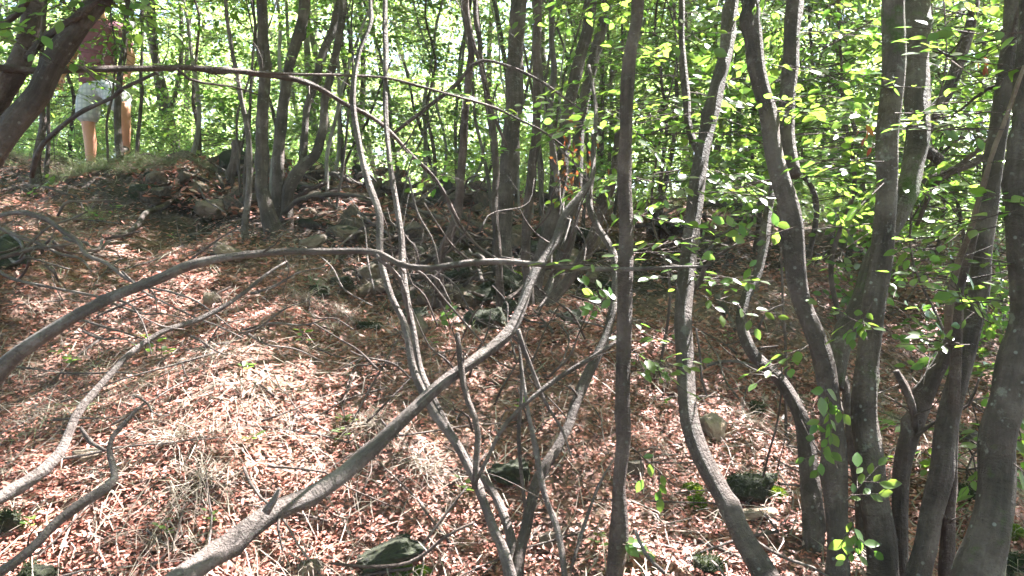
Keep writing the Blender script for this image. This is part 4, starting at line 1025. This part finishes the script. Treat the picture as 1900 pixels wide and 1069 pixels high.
# five fingers on each hand
def hand(base, J, E, dx):
    i0 = base; bx, by, bz = J[i0][0]
    for k, (ox, L) in enumerate([(-.027, .062), (-.010, .075), (.008, .078), (.025, .07)]):
        a = len(J); J.append(((bx + ox, by - .01, bz - .04), .0085)); J.append(((bx + ox * 1.15, by - .03, bz - .04 - L * .5), .008)); J.append(((bx + ox * 1.1, by - .022 + .02, bz - .04 - L), .0065))
        E += [(i0, a), (a, a + 1), (a + 1, a + 2)]
    a = len(J); J.append(((bx + dx * .04, by - .02, bz - .005), .011)); J.append(((bx + dx * .055, by - .035, bz - .045), .009)); E += [(i0, a), (a, a + 1)]
hand(11, J, E, 1); hand(15, J, E, -1)
skinned('body', J, E, SKIN, pw)
skinned('t_shirt', [((.02, 0, .80), (.185, .15)), ((.02, 0, .92), (.185, .14)), ((.02, 0, 1.06), (.178, .128)), ((.02, -.01, 1.22), (.19, .135)), ((.03, -.02, 1.36), (.165, .115)), ((.035, -.025, 1.42), (.08, .075)),
     ((-.15, 0, 1.365), .085), ((-.225, .015, 1.18), .072), ((.20, 0, 1.365), .085), ((.285, .06, 1.19), .072)], [(0, 1), (1, 2), (2, 3), (3, 4), (4, 5), (4, 6), (6, 7), (4, 8), (8, 9)], SHIRT, pw)
skinned('shorts', [((.02, 0, .93), (.17, .125)), ((.02, 0, .86), (.165, .125)), ((-.075, 0, .78), .12), ((-.065, -.02, .62), .115), ((-.062, -.02, .47), .112), ((.16, -.04, .80), .13), ((.26, -.13, .70), .122), ((.36, -.21, .58), .118)],
     [(0, 1), (1, 2), (2, 3), (3, 4), (1, 5), (5, 6), (6, 7)], SHORTS, pw)
skinned('hair', [((.045, -.02, 1.72), (.086, .095)), ((.045, .02, 1.64), (.085, .075))], [(0, 1)], HAIR, pw)
def blob(name, c, s, m, parent):
    g = Geo(); a, b = np.meshgrid(np.linspace(0, 2 * math.pi, 13), np.linspace(0, math.pi, 8))
    v = np.stack([np.cos(a) * np.sin(b) * s[0], np.sin(a) * np.sin(b) * s[1], np.cos(b) * s[2]], -1).reshape(-1, 3) + np.array(c) + np.array(parent.location)
    i_ = np.arange(7)[:, None]; j_ = np.arange(12)[None]
    g.add(v, np.stack([i_ * 13 + j_, (i_ + 1) * 13 + j_, (i_ + 1) * 13 + j_ + 1, i_ * 13 + j_ + 1], -1).reshape(-1, 4)); return part(name, g, m, parent)
for s in (-1, 1):
    blob('eye', (.045 + s * .032, -.135, 1.625), (.013, .01, .010), EYE, pw); blob('ear', (.045 + s * .082, -.045, 1.61), (.012, .02, .032), SKIN, pw)
blob('nose', (.045, -.147, 1.595), (.014, .02, .024), SKIN, pw); blob('mouth', (.045, -.138, 1.555), (.024, .01, .006), SHIRT, pw)
skinned('boot', [((-.06, .04, .10), .055), ((-.06, .03, .045), (.05, .045)), ((-.06, -.13, .035), (.045, .035))], [(0, 1), (1, 2)], BOOT, pw)
skinned('boot', [((.29, -.04, .27), .055), ((.29, -.05, .215), (.05, .045)), ((.29, -.21, .20), (.045, .035))], [(0, 1), (1, 2)], BOOT, pw)

# ------------------------------------------------------------------ trees beyond the ridge
def crown_cloud(seed, n, rx, rz, z0, r, lowdense=False):
    """spray origins inside a crown volume, gathered in clumps round an axis"""
    k = np.random.default_rng(seed)
    nc = 26
    ca = k.uniform(0, 6.28, nc); cr_ = rx * np.sqrt(k.random(nc)); cz = z0 + rz * k.random(nc)
    cc = np.stack([cr_ * np.cos(ca), cr_ * np.sin(ca), cz], 1)
    pick = k.integers(0, nc, n)
    o_ = cc[pick] + k.normal(0, 1, (n, 3)) * np.array([.42, .42, .26]) * rx * .45
    d_ = np.stack([o_[:, 0], o_[:, 1], np.zeros(n)], 1); d_ = nrm(d_) + k.normal(0, .6, (n, 3)) * np.array([1, 1, .5]) - np.array([0, 0, .15])
    up = np.stack([k.normal(0, .5, n), k.normal(0, .5, n), np.ones(n)], 1)
    return o_, d_, up
BG = []
for v_ in range(6):
    r = np.random.default_rng(600 + v_)
    H = 7.2; ns = 1 + v_ % 3
    trunks = []
    for s_ in range(ns):
        g = Geo(); a = r.uniform(0, 6.28); lean = r.uniform(.05, .28)
        pts = [np.array([r.normal(0, .06), r.normal(0, .06), -.25])]; d = np.array([math.cos(a) * lean * 1.5, math.sin(a) * lean * 1.5, 1])
        for q_ in range(9): d = nrm(d + r.normal(0, .09, 3) + np.array([0, 0, .1])); pts.append(pts[-1] + d * .85)
        ra = r.uniform(.022, .05)
        c = tube(g, np.array(pts), np.linspace(ra, ra * .3, 10), 8, .12, .07, r=r)
        side_twigs(g, c, r, 9, 1.6, .45, lo=.12)
        trunks.append(mesh('trunk', g, [BARK, DEADWOOD, PALEBARK][v_ % 3]))
    g = Geo(); n = 560
    o_, d_, up = crown_cloud(700 + v_, n, 1.5, 6.0, .9, r)
    put_sprays(g, o_, d_, up, r.uniform(.3, .5, n), .066, SHAPE_FAR, r, twigs=g, keep=.9)
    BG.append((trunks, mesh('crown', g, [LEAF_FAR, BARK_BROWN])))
low = []
for v_ in range(3):
    r = np.random.default_rng(650 + v_); g = Geo(); n = 110
    k = r.normal(0, 1, (n, 3)) * np.array([.55, .4, .3]) + np.array([0, 0, .55]); k[:, 2] = np.abs(k[:, 2])
    put_sprays(g, k, nrm(k - np.array([0, 0, .3])) + r.normal(0, .4, (n, 3)), np.tile([0., 0, 1], (n, 1)) + r.normal(0, .4, (n, 3)), r.uniform(.25, .45, n), .06, SHAPE_FAR, r, twigs=g)
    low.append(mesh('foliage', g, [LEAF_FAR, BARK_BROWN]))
r = np.random.default_rng(33)
spots = []
def far_tree(x, y, v_, lab, grp, s=1.0, name='slender_tree', sink=0.0):
    z = float(gz(x, y)) - sink
    t = empty(name, (x, y, z), lab, 'tree', grp); t.rotation_euler = (0, 0, r.uniform(0, 6.28)); t.scale = (s, s, s)
    for tm in BG[v_][0]: link(bpy.data.objects.new('trunk', tm), t)
    link(bpy.data.objects.new('crown', BG[v_][1]), t)
for row, (yy, nn, sp) in enumerate([(9.8, 5, .50), (11.8, 7, .55), (14.5, 9, .6), (18.5, 11, .7), (24, 13, .8), (32, 15, .9), (42, 16, 1)]):
    for k in range(nn):
        px = 1900 * (k + .5 + r.normal(0, .22)) / nn * 1.1 - 95
        row = min(row, 5); y_ = yy + r.uniform(-.8, .8) * (1 + row * .4); x_ = (px - 950) / F * y_
        if row == 0 and (px < 330): y_ += 1.2
        lab = ['slender grey tree just beyond the crest with sunlit leaves', 'slender tree in the sunlit woodland behind the crest', 'pale tree deep in the bright woodland behind'][min(row // 2, 2)]
        grp = ['trees just beyond the crest', 'trees in the middle of the bright woodland', 'trees deep in the woodland'][min(row // 2, 2)]
        far_tree(x_, y_, int(r.integers(0, 6)), lab, grp, r.uniform(.9, 1.15) * (1 + .12 * row))
for k in range(9):  # unseen trees added to keep open sky off the near trunk sides
    far_tree(-11 + k * 2.8 + r.normal(0, .5), -3.2 - r.uniform(0, 2.5), int(r.integers(0, 6)), 'unseen tree added behind the camera to block sky light', 'unseen trees added behind the camera', r.uniform(.9, 1.1))
# shrubs and saplings on the crest
for k in range(26):
    px = r.uniform(-40, 1960); y_ = r.uniform(8.3, 10.5); x_ = (px - 950) / F * y_
    t = empty('leafy_shrub', (x_, y_, float(gz(x_, y_)) - .05), 'low leafy sapling growing along the crest of the slope', 'shrub', 'low leafy saplings along the crest')
    t.rotation_euler = (0, 0, r.uniform(0, 6.28)); s = r.uniform(.6, 1.15); t.scale = (s, s, s)
    link(bpy.data.objects.new('foliage', low[k % 3]), t)

LIT = [(250, 475, 95, 28), (60, 380, 60, 22), (130, 760, 190, 58), (80, 850, 120, 34), (300, 690, 190, 32), (520, 640, 70, 32), (560, 730, 70, 28), (620, 835, 110, 45), (480, 590, 70, 22),  # hand-placed sun patches; leaves that would shade them are dropped
       (60, 610, 90, 28), (170, 520, 80, 18), (390, 640, 70, 24), (580, 930, 60, 26), (190, 1000, 80, 24), (400, 895, 50, 20), (880, 610, 45, 28), (860, 780, 40, 30), (1010, 830, 110, 40), (1010, 690, 40, 40),
       (1230, 700, 70, 55), (1220, 810, 95, 62), (1350, 800, 100, 90), (1440, 840, 90, 60), (1260, 950, 70, 50), (1480, 920, 70, 60), (1850, 710, 80, 75), (1840, 960, 70, 40), (1700, 780, 55, 75),
       (1380, 640, 50, 22), (1100, 470, 40, 18), (1680, 620, 60, 40), (400, 300, 200, 16), (1080, 950, 70, 40), (1290, 880, 60, 60), (330, 800, 100, 40), (1850, 820, 60, 50), (1500, 560, 60, 20), (700, 560, 60, 16), (1100, 620, 50, 22), (1600, 640, 80, 28), (1300, 560, 60, 16), (620, 480, 70, 14), (350, 560, 80, 20), (430, 505, 60, 14), (1010, 460, 60, 14), (1560, 490, 80, 16), (1200, 500, 60, 14), (200, 410, 80, 14), (120, 330, 80, 12), (620, 410, 60, 10), (800, 640, 50, 20), (1720, 560, 60, 18)]
LITPTS = [P(*q_) for q_ in [(170, 90, 7.3), (180, 150, 7.3), (175, 215, 7.3), (240, 200, 7.3), (130, 150, 7.3), (165, 270, 7.3), (840, 700, 2.35), (770, 760, 2.3), (990, 560, 2.7), (1040, 430, 2.9), (560, 465, 2.9), (260, 535, 2.5),
          (1180, 60, 2.5), (1165, 990, 2.3), (1400, 60, 2.5), (1665, 120, 2.45), (1662, 330, 2.45), (1700, 150, 3), (1890, 400, 2.4), (945, 500, 4.3), (1030, 330, 4.5), (700, 450, 3), (300, 480, 4), (620, 350, 6), (1345, 900, 2.5), (1270, 500, 2.7)]]
def sunlit_gap(O_):
    """True where a spray would shade one of the places that the sun reaches"""
    zg = np.full(len(O_), 1.0)
    for _ in range(8):
        tt = (O_[:, 2] - zg) / SUN[2]; hx = O_[:, 0] - SUN[0] * tt; hy = O_[:, 1] - SUN[1] * tt; zg = gz(hx, hy)
    pxs = 950 + hx / np.maximum(hy, .3) * F; pys = 534.5 - (zg - CAMZ) / np.maximum(hy, .3) * F
    lit = np.zeros(len(O_), bool)
    for cx, cy, rx_, ry_ in LIT:
        grow = -4.0
        lit |= ((pxs - cx) / (rx_ * .9 + grow)) ** 2 + ((pys - cy) / (ry_ + grow * .45)) ** 2 < 1.0
    lit &= (hy > .8) & ((O_[:, 2] - zg) > .3)
    for p_ in LITPTS:
        v_ = O_ - p_; t_ = v_ @ SUN; lit |= (t_ > .2) & (np.linalg.norm(v_ - t_[:, None] * SUN, axis=1) < .38)
    return lit
def open_sky(O_, *rest, keep=.06):
    m_ = ~sunlit_gap(O_) | (rng.random(len(O_)) < keep)
    return (O_[m_],) + tuple(a[m_] for a in rest)
# ------------------------------------------------------------------ mid distance leafy saplings behind the right hand clump
r = np.random.default_rng(44)
def sapling(label, px, py, top, D, nspr, rad, wpx=9, leaf=.065, lean=0, zlo=.35):
    base = G(px, py) if D is None else P(px, py, D)
    if D is not None: base[2] = gz(base[0], base[1])
    Dd = base[1]
    t = empty('sapling', base, label, 'sapling')
    g = Geo(); H = P(px, top, Dd)[2] - base[2]
    pts = [base + np.array([0, 0, -.08])]
    for u in (.2, .4, .6, .8, 1): pts.append(base + np.array([lean * u * u + r.normal(0, .05), r.normal(0, .05), H * u]))
    c = tube(g, np.array(pts), np.linspace(wpx / 2 / F * Dd, wpx / 5 / F * Dd, 6), 7, .06, .06, wob=.01); part('trunk', g, BARK_BROWN, t)
    g = Geo(); n = nspr
    k = r.integers(int(len(c) * zlo), len(c), n); o_ = c[k, :3] + r.normal(0, 1, (n, 3)) * np.array([rad, rad, .12]) * .6
    d_ = o_ - c[k, :3]; d_[:, 2] = d_[:, 2] * .4 - .02; d_ = nrm(d_) + r.normal(0, .3, (n, 3)) * np.array([1, 1, .4])
    a_ = c[k, :3]; o_, d_, a_ = open_sky(o_, d_, a_, keep=.35); n = len(o_)
    put_sprays(g, o_, d_, np.tile([0., -.35, 1], (n, 1)) + r.normal(0, .5, (n, 3)), r.uniform(.22, .42, n), leaf, SHAPE_MID, r, twigs=g, keep=.9)
    strips(g, a_, o_, .004, 1)
    part('foliage', g, [LEAF, BARK_BROWN], t)
sapling('leafy sapling filling the gap between the curved trunk and the right clump', 1395, 470, -60, None, 130, .5)
sapling('dark stemmed sapling behind the right clump', 1500, 480, -60, None, 160, .55, 11)
sapling('thin dark sapling seen left of the thickest stem', 1570, 560, -60, 4.6, 130, .45, 10, zlo=.4)
sapling('bushy sapling behind the split stem', 1770, 520, -40, 4.8, 170, .5, 9, zlo=.1)
sapling('leafy sapling between the thickest stem and the split stem', 1730, 470, 0, 6.2, 170, .5, 9, zlo=.1)
sapling('leafy sapling right of the straight middle trunk', 1230, 430, -60, 6.3, 150, .55, 9, zlo=.25)
sapling('leafy sapling behind the far right trunk', 1900, 540, -40, 4.2, 160, .5, 9, zlo=.1)
sapling('fine leaved sapling between the middle trunk and central clump', 1120, 400, -60, 7.2, 130, .5, 9, zlo=.35)
sapling('leafy sapling on the crest left of the forked stems', 640, 330, -60, 7.8, 110, .6, 9, zlo=.25)
sapling('leafy sapling on the crest right of the forked stems', 800, 340, -60, 8.0, 90, .6, 8, zlo=.2)
sapling('leafy sapling at the crest between walker and dark clump', 360, 300, -60, 8.0, 110, .6, 9, zlo=.15)
sapling('leafy sapling behind the walker', 130, 300, -60, 8.6, 110, .6, 9, zlo=.15)
sapling('thin leafy whip in front of the gap left of the thickest stem', 1460, 500, -60, 3.5, 60, .4, 6, leaf=.055, zlo=.55)
sapling('leafy whip between the thickest stem and the split stem', 1745, 500, -60, 3.2, 60, .4, 6, leaf=.055, zlo=.45)
sapling('leafy whip rising just right of the straight middle trunk', 1215, 500, -60, 3.8, 50, .4, 6, leaf=.055, zlo=.45)
sapling('thin leafy sapling screening the walker', 200, 330, -60, 6.6, 34, .35, 5, leaf=.055, zlo=.5)
sapling('small bush with large leaves between the split stem and far right trunk', 1800, 880, 740, 2.9, 22, .14, 5, leaf=.06, zlo=.2)

# leafy twigs growing off the near stems, large in the picture
r = np.random.default_rng(52)
NEAR_SPRAYS = [  # px, py of the twig foot, direction in the picture, length m, depth, tree
 (1172, 470, 1.0, .15, .30, 2.45, 'middle'), (1168, 690, .9, .25, .25, 2.42, 'middle'), (1150, 560, -.8, .2, .16, 2.40, 'middle'), (1160, 640, .9, -.55, .25, 2.38, 'middle'),
 (1172, 830, .7, -.6, .22, 2.3, 'middle'), (1155, 1010, .5, -.1, .10, 2.25, 'middle'), (1180, 250, 1.0, .1, .34, 2.45, 'middle'), (1180, 330, .9, -.2, .30, 2.5, 'middle'),
 (1290, 640, -1., .2, .30, 2.75, 'bent'), (1300, 330, .8, -.1, .35, 2.9, 'bent'), (1330, 230, -.9, 0, .34, 2.9, 'bent'), (1290, 440, -.9, -.1, .32, 2.7, 'bent'), (1350, 150, .9, .2, .35, 2.9, 'bent'),
 (1430, 190, .9, .2, .35, 2.4, 'right'), (1480, 420, -.7, -.2, .28, 2.3, 'right'), (1500, 640, -.8, -.3, .26, 2.25, 'right'), (1530, 700, .1, -.8, .18, 2.2, 'right'),
 (1640, 300, -1., .1, .34, 2.3, 'right'), (1660, 210, .9, .1, .36, 2.25, 'right'), (1640, 340, -.6, -.3, .25, 2.3, 'right'), (1620, 560, -.4, -.5, .2, 2.3, 'right'),
 (1570, 930, .5, .5, .16, 2.2, 'right'), (1580, 960, .1, -.8, .16, 2.2, 'right'), (1550, 780, -.3, -.8, .2, 2.25, 'right'), (1430, 120, .9, -.1, .36, 2.3, 'right'),
 (1870, 240, -1., .05, .40, 2.1, 'split'), (1850, 420, -.8, -.1, .3, 2.1, 'split'), (1840, 600, -.6, .3, .25, 2.1, 'split'), (1800, 640, -.8, .1, .22, 2.2, 'split'), (1860, 120, -.9, .1, .34, 2.1, 'split'),
 (1890, 390, -.9, -.1, .26, 1.95, 'far_right'), (1880, 560, -.9, .1, .25, 2.0, 'far_right'), (1880, 860, .6, -.5, .2, 2.0, 'far_right'), (1898, 60, -.9, 0, .35, 2.0, 'far_right'),
 (790, 700, .3, -.6, .12, 2.9, 'forked'), (800, 600, .4, .3, .12, 3.1, 'forked'),
 (690, 290, .8, .1, .25, 3.1, 'forked'), (1135, 600, -.4, .6, .18, 2.9, 'forked'),
 (-20, 60, .6, -.2, .45, 2.5, 'topleft'), (150, 30, -.6, -.3, .3, 2.4, 'topleft'), (240, -30, .5, -.4, .3, 2.4, 'topleft'), (120, 110, .8, -.3, .35, 2.6, 'topleft'),
 (40, 350, .7, 0, .2, 3.6, 'topleft')]
per = {}
for px, py, dx, dz, L, D, key in NEAR_SPRAYS: per.setdefault(key, []).append((P(px, py, D), np.array([dx, r.uniform(-.5, .2), dz]), L))
for key, lst in per.items():
    g = Geo(); O_ = np.array([a for a, _, _ in lst]); D_ = np.array([b for _, b, _ in lst]); L_ = np.array([c for _, _, c in lst])
    # extra twigs at random along this tree's stems
    cl = [c for (t_, c) in STEMPTS if t_ == T[key]]
    ex = {'right': 16, 'split': 16, 'far_right': 8, 'bent': 16, 'middle': 9, 'forked': 2, 'topleft': 14}[key]
    for _ in range(ex):
        c = cl[int(r.integers(0, len(cl)))]; zz = c[:, 2]; ok = np.where((zz > CAMZ - .05) & (zz < 3.3))[0]
        if not len(ok): continue
        p = c[int(r.choice(ok)), :3]; a = r.uniform(0, 6.28)
        O_ = np.vstack([O_, p]); D_ = np.vstack([D_, [math.cos(a), math.sin(a), r.uniform(-.2, .3)]]); L_ = np.r_[L_, r.uniform(.25, .5)]
    Up_ = np.tile([0., -.35, 1], (len(O_), 1)) + r.normal(0, .4, (len(O_), 3))
    put_sprays(g, O_, D_, Up_, L_ * .9, .046, SHAPE_NEAR, r, twigs=g, keep=.6)
    part('leafy_twigs', g, [LEAF, BARK_BROWN], T[key])['kind'] = 'stuff'
# mid leaves along the slope trees
for key, n, ls in (('central', 46, .065), ('knoll', 60, .065), ('slim', 10, .06), ('thin_mid', 14, .06), ('left_small', 16, .06), ('walker_left', 16, .06), ('walker_right', 16, .06)):
    g = Geo(); cl = [c for (t_, c) in STEMPTS if t_ == T[key]]; O_ = []; D_ = []
    for _ in range(n):
        c = cl[int(r.integers(0, len(cl)))]; ok = np.where((c[:, 2] > c[0, 2] + .9) & (c[:, 2] < 5.5))[0]
        if not len(ok): continue
        a = r.uniform(0, 6.28); d_ = np.array([math.cos(a), math.sin(a), r.uniform(-.3, .3)]); O_.append(c[int(r.choice(ok)), :3] + d_ * r.uniform(0, .35)); D_.append(d_)
    O_ = np.array(O_); D_ = np.array(D_); O_, D_ = open_sky(O_, D_, keep=.3)
    put_sprays(g, O_, D_, np.tile([0., 0, 1], (len(O_), 1)) + r.normal(0, .4, (len(O_), 3)), r.uniform(.3, .6, len(O_)), ls, SHAPE_MID, r, twigs=g, keep=.9)
    part('foliage', g, [LEAF, BARK_BROWN], T[key])
# withered leaf bunches
for key, spots_ in (('central', [(1072, 300, 4.0, 70, .10), (1062, 340, 4.0, 14, .05)]), ('right', [(1606, 260, 2.3, 5, .03)]), ('split', [(1815, 120, 2.6, 4, .03)])):
    g = Geo()
    for px, py, D, n, rad in spots_:
        p = P(px, py, D) + r.normal(0, 1, (n, 3)) * np.array([.6, .6, 1.2]) * rad
        leaves(g, p, r.normal(0, .5, (n, 3)) - np.array([0, 0, 1]), r.normal(size=(n, 3)), r.uniform(.022, .042, n), SHAPE_LIT)
    part('withered_leaves', g, LEAF_DEAD, T[key])['kind'] = 'stuff'

# ------------------------------------------------------------------ canopy added above the frame, its gaps shaped to place the sun patches
r = np.random.default_rng(71)
n = 22000
O_ = np.stack([r.uniform(-7.5, 11, n), r.uniform(-2, 12.5, n), 4.4 + 3.0 * r.random(n)], 1)
# keep the canopy out of the picture's lower air: it starts above the line of sight to the crest
zmin = CAMZ + .37 * np.maximum(O_[:, 1], 0) + .15
O_[:, 2] = np.maximum(O_[:, 2], zmin * .97 + r.uniform(0, 1.2, n))
lit = sunlit_gap(O_)
keep = np.where(lit, r.random(n) < .01, r.random(n) < .93)
O_ = O_[keep]; n = len(O_)
print('canopy sprays', n)
posts = np.array([p for _, p in CROWN_POST]); own = np.argmin(((O_[:, None, :2] - posts[None, :, :2]) ** 2).sum(-1), 1)
trees_ = {}
for k, (t_, p_) in enumerate(CROWN_POST): trees_.setdefault(t_.name, (t_, []))[1].append(k)
for nm, (t_, ks) in trees_.items():
    m_ = np.isin(own, ks)
    if not m_.any(): continue
    q_ = O_[m_]; nn = len(q_); g = Geo(); a = r.uniform(0, 6.28, nn)
    put_sprays(g, q_, np.stack([np.cos(a), np.sin(a), r.uniform(-.3, .1, nn)], 1), np.tile([0., 0, 1], (nn, 1)) + r.normal(0, .3, (nn, 3)), r.uniform(.3, .5, nn), .095, SHAPE_FAR, r)
    part('crown', g, [LEAF, BARK_BROWN], t_)

# ------------------------------------------------------------------ the bright air under the trees
m = bpy.data.materials.new('haze'); m.use_nodes = True; t = m.node_tree
t.nodes.remove(t.nodes['Principled BSDF']); pv = t.nodes.new('ShaderNodeVolumePrincipled')
pv.inputs['Color'].default_value = (.93, .96, 1, 1); pv.inputs['Density'].default_value = HAZE; pv.inputs['Anisotropy'].default_value = .3
t.links.new(pv.outputs[0], t.nodes['Material Output'].inputs['Volume'])
me = bpy.data.meshes.new('haze')
x0, x1, y0, y1, z0, z1 = -132, 132, -27, 172, -6, 17
me.from_pydata([(x, y, z) for x in (x0, x1) for y in (y0, y1) for z in (z0, z1)], [], [(0, 1, 3, 2), (4, 6, 7, 5), (0, 4, 5, 1), (2, 3, 7, 6), (0, 2, 6, 4), (1, 5, 7, 3)])
me.materials.append(m)
if HAZE: tag(link(bpy.data.objects.new('haze', me)), kind='stuff')
